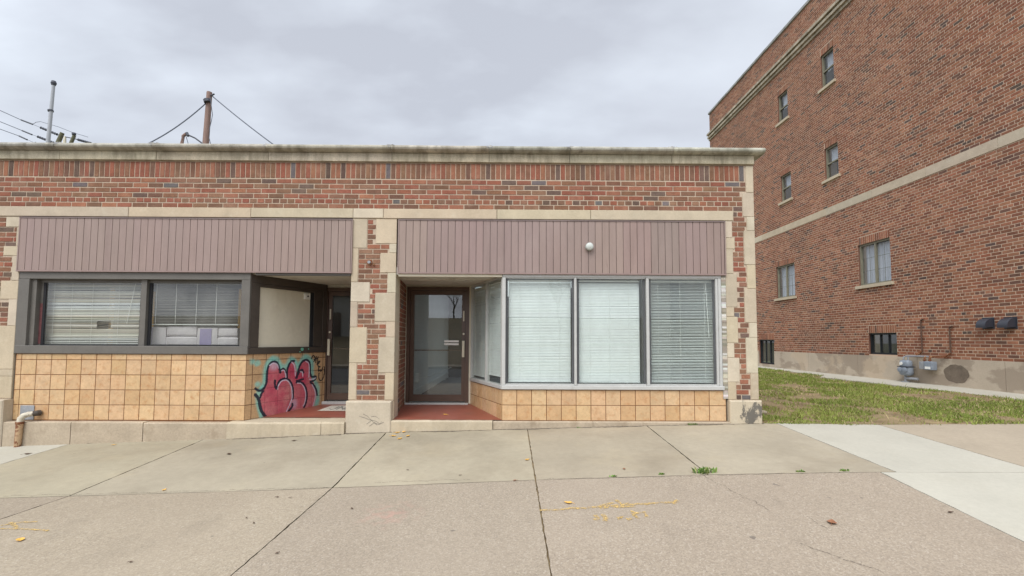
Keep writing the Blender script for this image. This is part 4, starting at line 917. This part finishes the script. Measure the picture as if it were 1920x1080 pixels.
def awin(y0, y1, z0, z1, kind):
    t = .05; x = XW + .09; mt = M['black_frame'] if kind == 'base' else M['sash']
    fr = MB()
    fr.obox((x, y0 + t / 2, (z0 + z1) / 2), (.04, 0, 0), (0, t / 2, 0), (0, 0, (z1 - z0) / 2)); fr.obox((x, y1 - t / 2, (z0 + z1) / 2), (.04, 0, 0), (0, t / 2, 0), (0, 0, (z1 - z0) / 2))
    fr.obox((x, (y0 + y1) / 2, z1 - t / 2), (.04, 0, 0), (0, (y1 - y0) / 2 - t, 0), (0, 0, t / 2)); fr.obox((x, (y0 + y1) / 2, z0 + t / 2), (.04, 0, 0), (0, (y1 - y0) / 2 - t, 0), (0, 0, t / 2))
    o = fr.build('window', mt, AB); a, b, c, d = y0 + t, y1 - t, z0 + t, z1 - t; ym = (a + b) / 2; zm = (c + d) / 2
    mu = MB()
    if kind == 'sash':
        mu.obox((x - .005, ym, zm), (.03, 0, 0), (0, (b - a) / 2, 0), (0, 0, .022))
    elif kind == 'slide':
        mu.obox((x - .01, ym, zm), (.03, 0, 0), (0, .028, 0), (0, 0, (d - c) / 2))
        for k in (1, 2): mu.obox((x + .014, ym, c + (d - c) * k / 3), (.004, 0, 0), (0, (b - a) / 2, 0), (0, 0, .006))
        for k in (1, 3): mu.obox((x + .015, a + (b - a) * k / 4, zm), (.0035, 0, 0), (0, .006, 0), (0, 0, (d - c) / 2))
    else:
        for k in (1, 2): mu.obox((x - .005, a + (b - a) * k / 3, zm), (.02, 0, 0), (0, .014, 0), (0, 0, (d - c) / 2))
    mu.build('muntin', mt, o)
    pn = MB(); pn.face([(x + .008, a, c), (x + .008, b, c), (x + .008, b, d), (x + .008, a, d)]); pn.build('pane', M['glass_dark'] if kind == 'base' else M['glass_apt'], o)
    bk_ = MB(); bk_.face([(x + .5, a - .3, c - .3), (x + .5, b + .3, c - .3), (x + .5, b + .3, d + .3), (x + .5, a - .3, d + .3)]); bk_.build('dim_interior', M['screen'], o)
    if kind != 'base':
        cu = MB(); z_b = c + (.0 if kind == 'slide' else (zm - c)); n = 40
        ra_ = [(x + .11 + .018 * math.sin(k * 1.15 + .4 * math.sin(k)), a + (b - a) * k / n) for k in range(n + 1)]
        cu.loft([[(px, py, z_b + (.02 + .01 * math.sin(py * 9))) for px, py in ra_], [(px, py, d) for px, py in ra_]], closed=False); cu.build('curtain', M['curtain'], o, smooth=True)
    if kind != 'base':
        sl_ = MB(); sl_.obox((XW + .02, ym, z0 - .045), (.085, 0, 0), (0, (y1 - y0) / 2 + .09, 0), (0, 0, .045), (.48, .405, .29)); sl_.build('sill', M['stone'], o)
for w in WIN: awin(*w)
# wall pipes
wp = MB()
for y, z0, z1 in ((4.895, 1.0, 1.80), (4.155, .98, 1.60)): wp.tube([(XW - .03, y, z0), (XW - .03, y, z1)], .016, 8); wp.tube([(XW + .01, y, z1), (XW - .03, y, z1), (XW - .035, y - .08, z1 + .02)], .018, 8)
wp.build('wall_pipe', surf('dull_brown_pipe', lin(92, 70, 58), .8, ((20, .3),)), AB)
# dryer vents
def vent(y, z, label):
    t = thing('vent_hood', label, 'vent', (XW, y, z), 'vent hoods on the apartment wall')
    mb = MB(); n = 10; rings = []
    for yy in (y - .10, y + .10):
        rings.append([(XW - .004, yy, z + .10)] + [(XW - .02 - .17 * math.sin(k / n * math.pi / 2), yy, z - .07 + .17 * math.cos(k / n * math.pi / 2)) for k in range(n + 1)] + [(XW - .19, yy, z - .10), (XW - .17, yy, z - .10), (XW - .004, yy, z - .085)])
    mb.loft(rings); mb.face(rings[0]); mb.face(rings[1][::-1]); mb.build('hood', M['vent'], t, fix=True)
    f_ = MB(); f_.obox((XW - .0035, y, z), (.006, 0, 0), (0, .125, 0), (0, 0, .125)); f_.build('flange', M['vent'], t)
    return t
vent(3.30, 1.66, 'dark hooded vent on the brick wall, the one nearer the gas meter')
vent(2.86, 1.65, 'dark hooded vent on the brick wall, the one farther from the gas meter')
# gas meters
def rbox(name, c, h, bev, mat, parent, seg=3):
    bm = bmesh.new(); bmesh.ops.create_cube(bm, size=2); off = origin(parent)
    for v in bm.verts: v.co = Vector((v.co.x * h[0], v.co.y * h[1], v.co.z * h[2]))
    bmesh.ops.bevel(bm, geom=bm.edges[:], offset=bev, segments=seg, affect='EDGES', profile=.6)
    for v in bm.verts: v.co += Vector(c) - off
    me = bpy.data.meshes.new(name); bm.to_mesh(me); bm.free(); me.materials.append(mat)
    me.polygons.foreach_set('use_smooth', [True] * len(me.polygons)); o = bpy.data.objects.new(name, me); COL.objects.link(o); o.parent = parent; return o
gm = thing('gas_meter', 'grey twin-lobed gas meter with a round dial on the concrete base', 'gas meter', (XW - .2, 5.22, .22))
rbox('body', (XW - .17, 5.22, .50), (.10, .155, .13), .09, M['meter'], gm)
rbox('upper_body', (XW - .17, 5.22, .67), (.085, .135, .10), .07, M['meter'], gm)
b_ = MB(); b_.obox((XW - .17, 5.22, .60), (.105, 0, 0), (0, .158, 0), (0, 0, .012)); b_.build('seam_flange', M['insul'], gm)
for y in (5.30, 5.15):
    b_ = MB(); b_.tube([(XW - .25, y, .52), (XW - .285, y, .52), (XW - .295, y, .52)], [.068, .064, .03], 18); b_.build('lobe', M['meter'], gm)
b_ = MB(); b_.tube([(XW - .25, 5.27, .68), (XW - .268, 5.27, .68)], .042, 16); b_.build('dial', M['white_plastic'], gm)
b_ = MB(); b_.tube([(XW - .17, 5.29, .74), (XW - .17, 5.29, .84), (XW - .12, 5.27, .87), (XW - .10, 5.0, .88), (XW - .10, 4.66, .88)], .021, 8); b_.tube([(XW - .17, 5.15, .74), (XW - .17, 5.15, .85)], .02, 8); b_.build('pipework', M['steel'], gm, smooth=True)
b_ = MB(); b_.tube([(XW - .10, 5.0, .91), (XW - .06, 4.96, .95), (XW - .03, 4.9, 1.02)], [.03, .034, .02], 8); b_.build('rusty_union', M['rust'], gm, smooth=True)
b_ = MB(); b_.tube([(XW - .17, 5.25, .20), (XW - .17, 5.25, .38)], .03, 10); b_.tube([(XW - .17, 5.24, .30), (XW - .12, 4.95, .30)], .035, 8); b_.obox((XW - .17, 5.25, .205), (.07, 0, 0), (0, .06, 0), (0, 0, .02)); b_.build('riser', M['steel'], gm)
rg = thing('gas_regulator', 'small grey boxy meter hanging from pipes left of the dark cement patch', 'gas meter', (XW - .2, 4.62, .5))
rbox('body', (XW - .15, 4.56, .66), (.07, .11, .105), .02, M['meter'], rg); rbox('front_cover', (XW - .15, 4.74, .66), (.065, .065, .095), .02, M['steel'], rg)
b_ = MB(); b_.obox((XW - .224, 4.56, .61), (.004, 0, 0), (0, .07, 0), (0, 0, .03)); b_.build('counter_window', M['white_plastic'], rg)
b_ = MB(); 
for y in (4.72, 4.58): b_.tube([(XW - .14, y, .75), (XW - .14, y, .84), (XW - .11, y, .88)], .022, 8); b_.tube([(XW - .14, y, .78), (XW - .14, y, .81)], .034, 8)
b_.tube([(XW - .10, 4.6, .88), (XW - .06, 4.25, .90), (XW - .03, 4.16, .98)], .02, 8); b_.build('pipework', M['rust'], rg, smooth=True)

# ------------------------------------------------------------------ lawn and path by the apartments
PE = [(17, 10.05), (12.5, 9.98), (7.6, 9.86), (7.0, 9.30), (5.0, 9.42), (2.3, 9.62), (.6, 9.70), (-.02, 9.72)]
def pedge(y): return float(np.interp(y, [p[0] for p in PE[::-1]], [p[1] for p in PE[::-1]]))
pt = MB(); yy = [17, 14, 12.5, 10, 7.6, 7.3, 7.0, 5, 3.6, 2.3, .6, -.02]
rows = [[(pedge(y), y, .185 - .03 * max(0, 3 - y) / 3), (XW + .02, y, .20 - .03 * max(0, 3 - y) / 3)] for y in yy]; pt.loft(rows, closed=False); pt.loft([[r[0] for r in rows], [(r[0][0], r[0][1], -.1) for r in rows]], closed=False)
struct(pt.build('path', M['concrete_white']))
def zl(x, y):
    a = float(np.interp(x, XS, Z0)) + .012; pe = pedge(y); b = .172 - .03 * max(0, 3 - y) / 3
    t = min(1, max(0, (x - 3.6) / (pe - 3.6))); s_ = min(1, max(0, y / 2.2))
    return a * (1 - s_) * (1 - t) + (.05 + .05 * s_ + .05 * t) * s_ * (1 - t) + b * t * s_ + (a * (1 - s_)) * t + .018 * math.sin(x * 2.1 + y) * math.sin(y * 1.7) * s_
lw = MB(); xs = np.linspace(3.58, 9.98, 50); ys = np.linspace(-.03, 17, 90)
lw.loft([[(min(x, pedge(y) - .002), y, zl(min(x, pedge(y)), y) - .012) for x in xs] for y in ys], closed=False)
struct(lw.build('lawn', M['soil']))
def vnoise(x, y, seed):
    r = np.random.default_rng(seed); gq = r.random((64, 64)); xi, yi = np.floor(x).astype(int) % 63, np.floor(y).astype(int) % 63; fx, fy = x - np.floor(x), y - np.floor(y)
    fx, fy = fx * fx * (3 - 2 * fx), fy * fy * (3 - 2 * fy)
    return (gq[yi, xi] * (1 - fx) + gq[yi, xi + 1] * fx) * (1 - fy) + (gq[yi + 1, xi] * (1 - fx) + gq[yi + 1, xi + 1] * fx) * fy
def grass():
    N = 150000; y = rng.random(N) ** 1.5 * 13.6 - .16; x = 3.66 + rng.random(N) * (np.interp(y, [p[0] for p in PE[::-1]], [p[1] for p in PE[::-1]]) - 3.62)
    out_ = (y < -.03) & (vnoise(x * 2.2, x * 0 + 3.3, 21) * .34 - .07 < -.03 - y + .0 * x) ; x, y = x[~out_], y[~out_]; N = len(x)
    d = .55 * vnoise(x * 1.3, y * 1.1, 5) + .45 * vnoise(x * 4.2, y * 3.4, 6)
    edge = np.clip((y + .25) / .4, 0, 1) * .5 + .5
    bare = np.clip((x - 5.2) / 2.2, 0, 1) * np.clip(1 - y / 1.1, 0, 1) * .35
    keep = rng.random(N) < np.clip((d - .29 - bare * .9) * 3.7, .04, 1) * edge; x, y, d = x[keep], y[keep], d[keep]; n = len(x)
    z = np.array([zl(a, b) for a, b in zip(x, y)]) - .014
    clump = vnoise(x * 2.6, y * 2.6, 9); h = (.016 + .036 * rng.random(n)) * (.45 + 1.25 * clump) * np.where(rng.random(n) < .04, 1.9, 1); w = .0035 + .004 * rng.random(n) + .0006 * y
    an = rng.random(n) * 6.283; ln = rng.random(n) * .9 * h + .01; a2 = rng.random(n) * 6.283
    V = np.zeros((n, 3, 3)); V[:, 0] = np.c_[x - w * np.cos(an), y - w * np.sin(an), z]; V[:, 1] = np.c_[x + w * np.cos(an), y + w * np.sin(an), z]; V[:, 2] = np.c_[x + ln * np.cos(a2), y + ln * np.sin(a2), z + h]
    t = np.clip(.5 * vnoise(x * 1.7 + 9, y * 1.7, 11) + .5 * rng.random(n), 0, 1)[:, None]
    c = np.array([.125, .18, .03]) * (1 - t) + np.array([.29, .32, .075]) * t
    dry = (rng.random(n) < np.clip(.62 - d, .06, .6))[:, None]; c = np.where(dry, np.array([.44, .34, .19]) * (.6 + .6 * rng.random((n, 1))), c)
    k = 420; lx = 3.8 + rng.random(k) * 5.6; ly = rng.random(k) ** 1.6 * 8; lz = np.array([zl(a, b) for a, b in zip(lx, ly)]) + .016; la = rng.random(k) * 6.283; ls = .012 + .02 * rng.random(k)   # dead leaf scraps caught in the turf
    LV = np.zeros((k, 3, 3))
    for q, da in enumerate((0, 2.0, 4.0)): LV[:, q] = np.c_[lx + ls * np.cos(la + da), ly + ls * np.sin(la + da), lz + .02 * rng.random(k)]
    V = np.concatenate([V, LV]); c = np.concatenate([c, np.array([.20, .12, .065]) * (.5 + .9 * rng.random((k, 1)))]); n = len(V)
    me = bpy.data.meshes.new('grass'); me.vertices.add(3 * n); me.vertices.foreach_set('co', V.ravel()); me.loops.add(3 * n); me.loops.foreach_set('vertex_index', np.arange(3 * n)); me.polygons.add(n); me.polygons.foreach_set('loop_start', np.arange(n) * 3); me.update(calc_edges=True)
    a = me.color_attributes.new('Col', 'FLOAT_COLOR', 'POINT'); c4 = np.ones((3 * n, 4), np.float32); c4[:, :3] = np.repeat(c, 3, axis=0); a.data.foreach_set('color', c4.ravel())
    me.materials.append(M['grass']); o = bpy.data.objects.new('grass', me); COL.objects.link(o); struct(o, 'stuff')
    o['label'] = 'patchy short grass between the shop and the apartment path'
grass()

# weeds in the pavement joints
def weed(px, py, size, n, label):
    p = ground_z(px, py) if isinstance(px, (int, float)) else px
    mb = MB()
    for k in range(n):
        a = random.uniform(0, 6.283); r = random.uniform(0, size * 1.1); bx = p.x + r * math.cos(a) * 1.3; by = p.y + r * math.sin(a) * .35; bz = zg(bx, by) - .003
        h = size * random.uniform(.3, .75); a2 = random.uniform(0, 6.283); l = h * random.uniform(.3, 1.0); w = random.uniform(.004, .009); c = jit(random.choice([(.14, .26, .05), (.20, .32, .07), (.10, .18, .04), (.26, .30, .10)]), .2)
        tip = (bx + l * math.cos(a2), by + l * math.sin(a2), bz + h); md = (bx + l * .45 * math.cos(a2), by + l * .45 * math.sin(a2), bz + h * .75)
        nx, ny = -math.sin(a2) * w, math.cos(a2) * w
        mb.face([(bx - nx * .5, by - ny * .5, bz), (bx + nx * .5, by + ny * .5, bz), (md[0] + nx, md[1] + ny, md[2]), tip, (md[0] - nx, md[1] - ny, md[2])], c)
    return tag(mb.build('weed', M['weed']), label, 'weed', 'weeds in the pavement joints')
weed(1322, 887, .085, 90, 'largest bright green weed tuft, in the joint below the right shop window')
weed(1240, 890, .03, 26, 'tiny weed in the cross joint just left of the largest tuft')
weed(1150, 894, .028, 22, 'tiny brownish weed in the cross joint, farthest from the white walk')
weed(1502, 885, .032, 26, 'small weed in the cross joint midway between the big tuft and white walk')
weed(1582, 883, .036, 30, 'small weed in the cross joint at the edge of the white walk')
weed(Vector((2.62, -.055, 0)), 0, .05, 26, 'small weed at the kerb under the right shop window, near the end pier')
weed(Vector((.98, -.06, 0)), 0, .03, 14, 'tiny weed at the kerb under the middle window pane')

# fallen leaves
def leaf(px, py, s_, mat, label, group='fallen leaves on the pavement'):
    p = ground_z(px, py) if isinstance(px, (int, float)) else px.copy(); a = random.uniform(0, 6.283); q = MB()
    zb = zg(p.x, p.y) if isinstance(px, (int, float)) else p.z
    prof_ = [(0, .12), (.2, .62), (.42, .8), (.6, .62), (.8, .4), (1, .05)]; L_, C_, R_ = [], [], []
    for u, w in prof_:
        for lst, sg in ((L_, 1), (C_, 0), (R_, -1)):
            x_, y_ = (u - .5) * 2 * s_, sg * w * s_ * random.uniform(.75, 1.1); z_ = .006 + (.22 * s_ * abs(sg) * w + .35 * s_ * (u - .5) ** 2 * 2) * random.uniform(.6, 1.3)
            lst.append((p.x + x_ * math.cos(a) - y_ * math.sin(a), p.y + x_ * math.sin(a) + y_ * math.cos(a), zb + z_))
    q.loft([L_, C_, R_], closed=False)
    st_ = (p.x - s_ * math.cos(a), p.y - s_ * math.sin(a), zb + .012); q.tube([st_, (st_[0] - s_ * .7 * math.cos(a), st_[1] - s_ * .7 * math.sin(a), zb + .006)], .0015, 4)
    return tag(q.build('fallen_leaf', M[mat]), label, 'leaf', group)
leaf(38, 1014, .034, 'leaf_yellow', 'large yellow leaf in the near left corner of the pavement')
leaf(1065, 944, .034, 'leaf_yellow', 'bright yellow leaf beside the sprayed yellow line')
leaf(1560, 981, .045, 'leaf_brown', 'curled brown leaf on the speckled pavement near the white walk')
leaf(429, 852, .036, 'leaf_dark', 'dark curled leaf on the smooth slab before the graffiti')
leaf(550, 827, .030, 'leaf_dark', 'dark leaf on the smooth slab just below the left doorstep')
leaf(500, 815, .036, 'leaf_dark', 'dark leaf tucked against the broken left doorstep')
leaf(52, 852, .038, 'leaf_dark', 'dark leaf on the small white slab by the drain pipe')
leaf(212, 835, .024, 'leaf_yellow', 'small tan leaf on the slab below the tiled wall')
leaf(307, 920, .022, 'leaf_yellow', 'small yellow leaf on the joint between smooth and speckled paving, left side')
leaf(988, 863, .028, 'leaf_yellow', 'yellow leaf on the long joint below the middle window')
leaf(1170, 880, .02, 'leaf_brown', 'little brown leaf near the cross joint below the middle window')
leaf(965, 902, .02, 'leaf_brown', 'little brown leaf left of the long centre joint')
for px, py, lab in ((745, 812, 'yellow leaf heaped by the pier base, the largest of the heap'), (757, 811, 'yellow leaf heaped by the pier base, its right edge'), (738, 818, 'yellow leaf heaped by the pier base, its lower edge'), (765, 818, 'yellow leaf lying loose just off the heap at the pier base'), (750, 823, 'yellow leaf nearest the street in the heap at the pier base')):
    leaf(px, py, .036, 'leaf_yellow', lab)
leaf(Vector((-.95, .35, .118)), 0, .04, 'leaf_yellow', 'pale leaf on the red floor of the right doorway')
for px, py, s_ in ((520, 933, .014), (545, 934, .012), (660, 955, .014), (476, 982, .012), (462, 972, .011), (519, 1039, .013), (765, 882, .012), (862, 892, .012), (246, 1055, .012), (1782, 962, .02)):
    leaf(px, py, s_, 'leaf_dark', 'tiny dark leaf scrap flat on the pavement slabs', 'leaf scraps on the pavement')
lg = thing('broken_slab', 'small grey chunk of rubble in the grass beside the end pier', 'rubble', (4.0, .75, .10))
rbox('chunk', (4.0, .75, .12), (.11, .05, .02), .012, M['concrete_pink'], lg)

# ------------------------------------------------------------------ poles and wires behind the roof
def pole_pts(y, *pts): return [at(px, py, y) for px, py in pts]
YP = 11.5
up = thing('utility_pole', 'brown wooden pole rising behind the roof with two sagging cables', 'utility pole', at(383, 330, YP))
b_ = MB(); b_.tube(pole_pts(YP, (380, 420), (385.5, 272), (389, 225), (392.8, 173)), [.125, .115, .108, .10], 12); b_.build('shaft', M['wood'], up, smooth=True)
b_ = MB(); b_.tube([at(394, 178, YP), at(397, 179, YP - .1), at(402, 176, YP - .1)], .03, 6); b_.tube(pole_pts(YP - .1, (388, 187), (389.5, 192)), .14, 8); b_.build('bracket', M['insul'], up)
b_ = MB(); b_.tube(pole_pts(YP - .13, (394, 182), (396.5, 200), (398.5, 215), (396, 228), (393, 240), (392, 258), (396, 275), (397, 300)), .014, 5); b_.build('down_cable', M['wire'], up)
sag = lambda a, b, s_, n=14: [a.lerp(b, k / n) - Vector((0, 0, s_ * 4 * (k / n) * (1 - k / n))) for k in range(n + 1)]
cb = MB(); cb.tube(sag(at(390, 190, YP), at(225, 290, 9.6), .28), .022, 5); tag(cb.build('service_cable', M['wire']), 'cable sagging left from the brown wooden pole to the roof', 'cable', 'cables off the brown pole')
cb = MB(); cb.tube(sag(at(398, 180, YP), at(535, 287, 9.6), .05), .022, 5); tag(cb.build('service_cable', M['wire']), 'taut cable running right from the brown wooden pole to the roof', 'cable', 'cables off the brown pole')
bp = thing('broken_post', 'short crooked brown post with a slanting iron arm beside the tall pole', 'post', at(342, 300, 9.0))
b_ = MB(); b_.tube(pole_pts(9, (339, 310), (341, 270), (343.5, 255), (349, 251)), [.055, .055, .052, .05], 8); b_.build('post', M['wood'], bp)
b_ = MB(); b_.tube(pole_pts(9, (350, 249), (353, 255)), .05, 8); b_.tube(pole_pts(9, (349, 256), (352.5, 268), (353, 273)), .01, 5); b_.build('clamp', M['insul'], bp)
b_ = MB(); b_.tube(pole_pts(9, (353, 253), (366, 259), (385, 273), (392, 279)), .028, 6); b_.build('arm', M['insul'], bp)
ms = thing('roof_mast', 'thin pale grey steel mast with a small cap, leftmost above the roof', 'mast', at(84, 320, 14))
b_ = MB(); b_.tube(pole_pts(14, (84, 330), (90, 268), (96, 205), (100.5, 158)), [.078, .076, .07, .062], 10); b_.build('shaft', M['mast'], ms, smooth=True)
b_ = MB(); b_.tube(pole_pts(14, (100.3, 160), (100.7, 156), (100.8, 152)), [.08, .11, .08], 10); b_.tube(pole_pts(14, (94.8, 206.5), (95.1, 209)), .11, 10); b_.build('cap', M['insul'], ms)
YT = 22
tp_ = thing('power_pole', 'squat pair of mossy poles with slanting crossarms and insulators', 'utility pole', at(115, 310, YT))
b_ = MB(); b_.tube(pole_pts(YT, (101, 300), (107, 272), (117, 249)), [.14, .13, .11], 10); b_.build('shaft', M['moss_wood'], tp_, smooth=True)
b_ = MB(); b_.tube(pole_pts(YT, (124, 300), (131.5, 272), (139.5, 254)), [.11, .10, .09], 10); b_.build('shaft', M['moss_wood'], tp_, smooth=True)
b_ = MB(); b_.tube(pole_pts(YT, (138.5, 249.5), (138.8, 253)), [.11, .11], 10); b_.build('insulator_cap', M['insul'], tp_)
b_ = MB(); b_.tube(pole_pts(YT, (119, 300), (121, 270), (122, 256)), [.1, .09, .06], 8); b_.build('transformer', M['cream'], tp_)
def arm(a, b):
    b_ = MB(); A, B = at(*a, YT), at(*b, YT); n = 14
    pts = [A.lerp(B, k / n) for k in range(n + 1)]; b_.tube(pts, [.05 if k % 2 else .085 for k in range(n + 1)], 8); b_.build('insulator_string', M['insul'], tp_)
for a, b in (((77, 239.5), (107, 252)), ((71.5, 256.5), (100, 267.5)), ((66.5, 268.5), (90, 277)), ((147, 262), (170, 268.5))): arm(a, b)
b_ = MB(); b_.tube(pole_pts(YT, (106, 252), (120, 256), (148, 262)), .03, 6); b_.tube(pole_pts(YT, (100, 267), (112, 271)), .03, 6); b_.build('crossarm', M['insul'], tp_)
for i, (w, fat, lab) in enumerate(((((-60, 182), (0, 207), (40, 225), (61, 233)), (40, 225), 'topmost of the three power lines at the left edge'), (((-60, 205), (0, 228), (42, 245), (60, 252.5)), (42, 245), 'middle of the three power lines at the left edge'), (((-60, 222), (0, 242), (36, 255), (51, 262)), (36, 255), 'lowest of the three power lines at the left edge'))):
    root = thing('power_line', lab, 'cable', at(*w[-1], YT), 'power lines at the left')
    b_ = MB(); b_.tube(pole_pts(YT, *w), .022, 5); b_.build('conductor', M['wire'], root)
    b_ = MB(); b_.tube(pole_pts(YT, fat, w[-1]), .05, 6); b_.build('grip', M['insul'], root)
    if i == 0:
        b_ = MB(); b_.tube(pole_pts(YT, w[-1], (68, 229), (76, 228), (86, 231), (110, 238), (138, 249), (155, 254), (165, 257)), .014, 5); b_.build('jumper', M['wire'], root)
        b_ = MB(); b_.tube(pole_pts(YT, (61, 233), (77, 239.5)), .012, 5); b_.build('tie_wire', M['wire'], root)
    else:
        e = ((71.5, 256.5), (66.5, 268.5))[i - 1]; b_ = MB(); b_.tube(pole_pts(YT, w[-1], e), .012, 5); b_.build('tie_wire', M['wire'], root)

# ------------------------------------------------------------------ what the glass reflects: the other side of the street
def tree(x, y, h, seed, label):
    r = random.Random(seed); t = thing('bare_tree', label, 'tree', (x, y, 4.2), 'bare trees across the street'); tk = MB(); br_ = MB()
    def grow(p, d, l, rad, lev):
        q = p + d * l; (tk if lev == 0 else br_).tube([p, p + d * l * .5 + Vector((r.uniform(-.05, .05), r.uniform(-.05, .05), 0)) * l, q], [rad, rad * .85, rad * .65], 6 if lev < 2 else 4, caps=False)
        if lev >= 5: return
        for k in range(3 if lev < 4 else 2):
            nd = (d + Vector((r.uniform(-.8, .8), r.uniform(-.8, .8), r.uniform(-.1, .5)))).normalized(); grow(q if k else p + d * l * .75, nd, l * r.uniform(.6, .8), rad * .58, lev + 1)
    grow(Vector((x, y, 4.2)), Vector((0, 0, 1)), h * .27, h * .02, 0)
    tk.build('trunk', M['bark'], t); br_.build('crown', M['bark'], t)
tree(-8, -57, 7.5, 1, 'tall bare tree on the bank across the street'); tree(-15, -60, 8.5, 2, 'wide bare tree on top of the bank across the street'); tree(7, -58, 8, 3, 'bare tree at the far end across the street')
hs = thing('gabled_house', 'pale two-storey house with a dark gable roof across the street', 'house', (-16, -36, 1.5))
b_ = MB(); b_.box((-20, -40, .9), (-12, -33, 5.2)); b_.build('wall', M['siding'], hs)
b_ = MB(); P = [(-20.4, -32.8, 5.2), (-11.6, -32.8, 5.2), (-16, -32.8, 9.2)]; Q = [(x, -40.3, z) for x, _, z in P]; b_.face(P); b_.face(Q[::-1]); b_.loft([P, Q]); b_.build('roof', M['shingle'], hs)
for x in (-18.6, -14.6): box('window', (x, -32.97, 2.2), (x + 1.2, -32.9, 3.7), M['screen'], hs)
box('door', (-16.6, -32.97, 1.5), (-15.6, -32.9, 3.7), M['bronze'], hs)

# ------------------------------------------------------------------ sky and sun
SUN_EL, SUN_AZ = R(52), R(205)     # high, behind the camera and a little to the left
sd = Vector((math.sin(SUN_AZ) * math.cos(SUN_EL), math.cos(SUN_AZ) * math.cos(SUN_EL), math.sin(SUN_EL)))
W_ = bpy.data.worlds.new('World'); S.world = W_; W_.use_nodes = True; nt = W_.node_tree; nt.nodes.clear(); b = NB(nt)
out = b.n('ShaderNodeOutputWorld'); sky = b.n('ShaderNodeTexSky', sky_type='NISHITA', sun_disc=False); sky.sun_elevation = SUN_EL; sky.sun_rotation = SUN_AZ
b1 = b.n('ShaderNodeBackground'); b1.inputs['Strength'].default_value = .10; b.l(sky.outputs[0], b1.inputs[0])
gc = b.n('ShaderNodeTexCoord'); sp_x = b.n('ShaderNodeSeparateXYZ'); b.l(gc.outputs['Generated'], sp_x.inputs[0])
zz = b.math('ADD', b.math('MAXIMUM', sp_x.outputs[2], 0.0), .22); cx = b.math('DIVIDE', sp_x.outputs[0], zz); cy = b.math('DIVIDE', sp_x.outputs[1], zz)
cv = b.n('ShaderNodeCombineXYZ'); b.l(cx, cv.inputs[0]); b.l(cy, cv.inputs[1])
def cn(scale, off, det=6, ro=.5, st=(1, 1, 1)):
    mp = b.n('ShaderNodeMapping'); mp.inputs['Location'].default_value = off; mp.inputs['Scale'].default_value = st; b.l(cv.outputs[0], mp.inputs[0]); return b.noise(mp.outputs[0], scale, det, ro)
n1 = cn(.75, (1.7, .4, 0), 5, .48, (1, 1.5, 1)); n2 = cn(1.9, (4.2, 2.2, 0), 5, .5, (1, 1.6, 1)); n3 = cn(.45, (9.2, 5.1, 0), 3, .5)
f = b.math('ADD', b.math('MULTIPLY', n1, .62), b.math('MULTIPLY', n2, .38))
c = b.mix(b.ramp(f, .41, .60), (.55, .58, .65), (.88, .95, 1.04))
c = b.mix(b.ramp(n3, .42, .62, 0, .7), c, (.60, .625, .69))
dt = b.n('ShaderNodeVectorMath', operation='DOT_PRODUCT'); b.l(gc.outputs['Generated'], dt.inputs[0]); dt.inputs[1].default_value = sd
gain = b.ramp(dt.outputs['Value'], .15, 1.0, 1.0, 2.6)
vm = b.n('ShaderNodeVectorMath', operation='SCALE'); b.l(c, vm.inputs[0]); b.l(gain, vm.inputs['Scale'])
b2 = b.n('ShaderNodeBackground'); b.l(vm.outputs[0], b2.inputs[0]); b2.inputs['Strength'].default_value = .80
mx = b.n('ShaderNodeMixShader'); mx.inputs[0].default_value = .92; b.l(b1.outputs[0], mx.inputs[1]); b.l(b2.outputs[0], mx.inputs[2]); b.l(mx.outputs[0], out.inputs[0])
sl = bpy.data.lights.new('sun', 'SUN'); so_ = bpy.data.objects.new('sun', sl); COL.objects.link(so_); sl.energy = 1.5; sl.angle = R(30); sl.color = (1, .96, .90)
so_.rotation_euler = sd.to_track_quat('Z', 'Y').to_euler()
S.view_settings.view_transform = 'Standard'; S.view_settings.look = 'None'; S.view_settings.exposure = .48; S.view_settings.gamma = 1
S.cycles.max_bounces = 8; S.cycles.transparent_max_bounces = 24; S.cycles.caustics_reflective = False; S.cycles.caustics_refractive = False; S.cycles.use_denoising = True
S.cycles.sample_clamp_indirect = 6
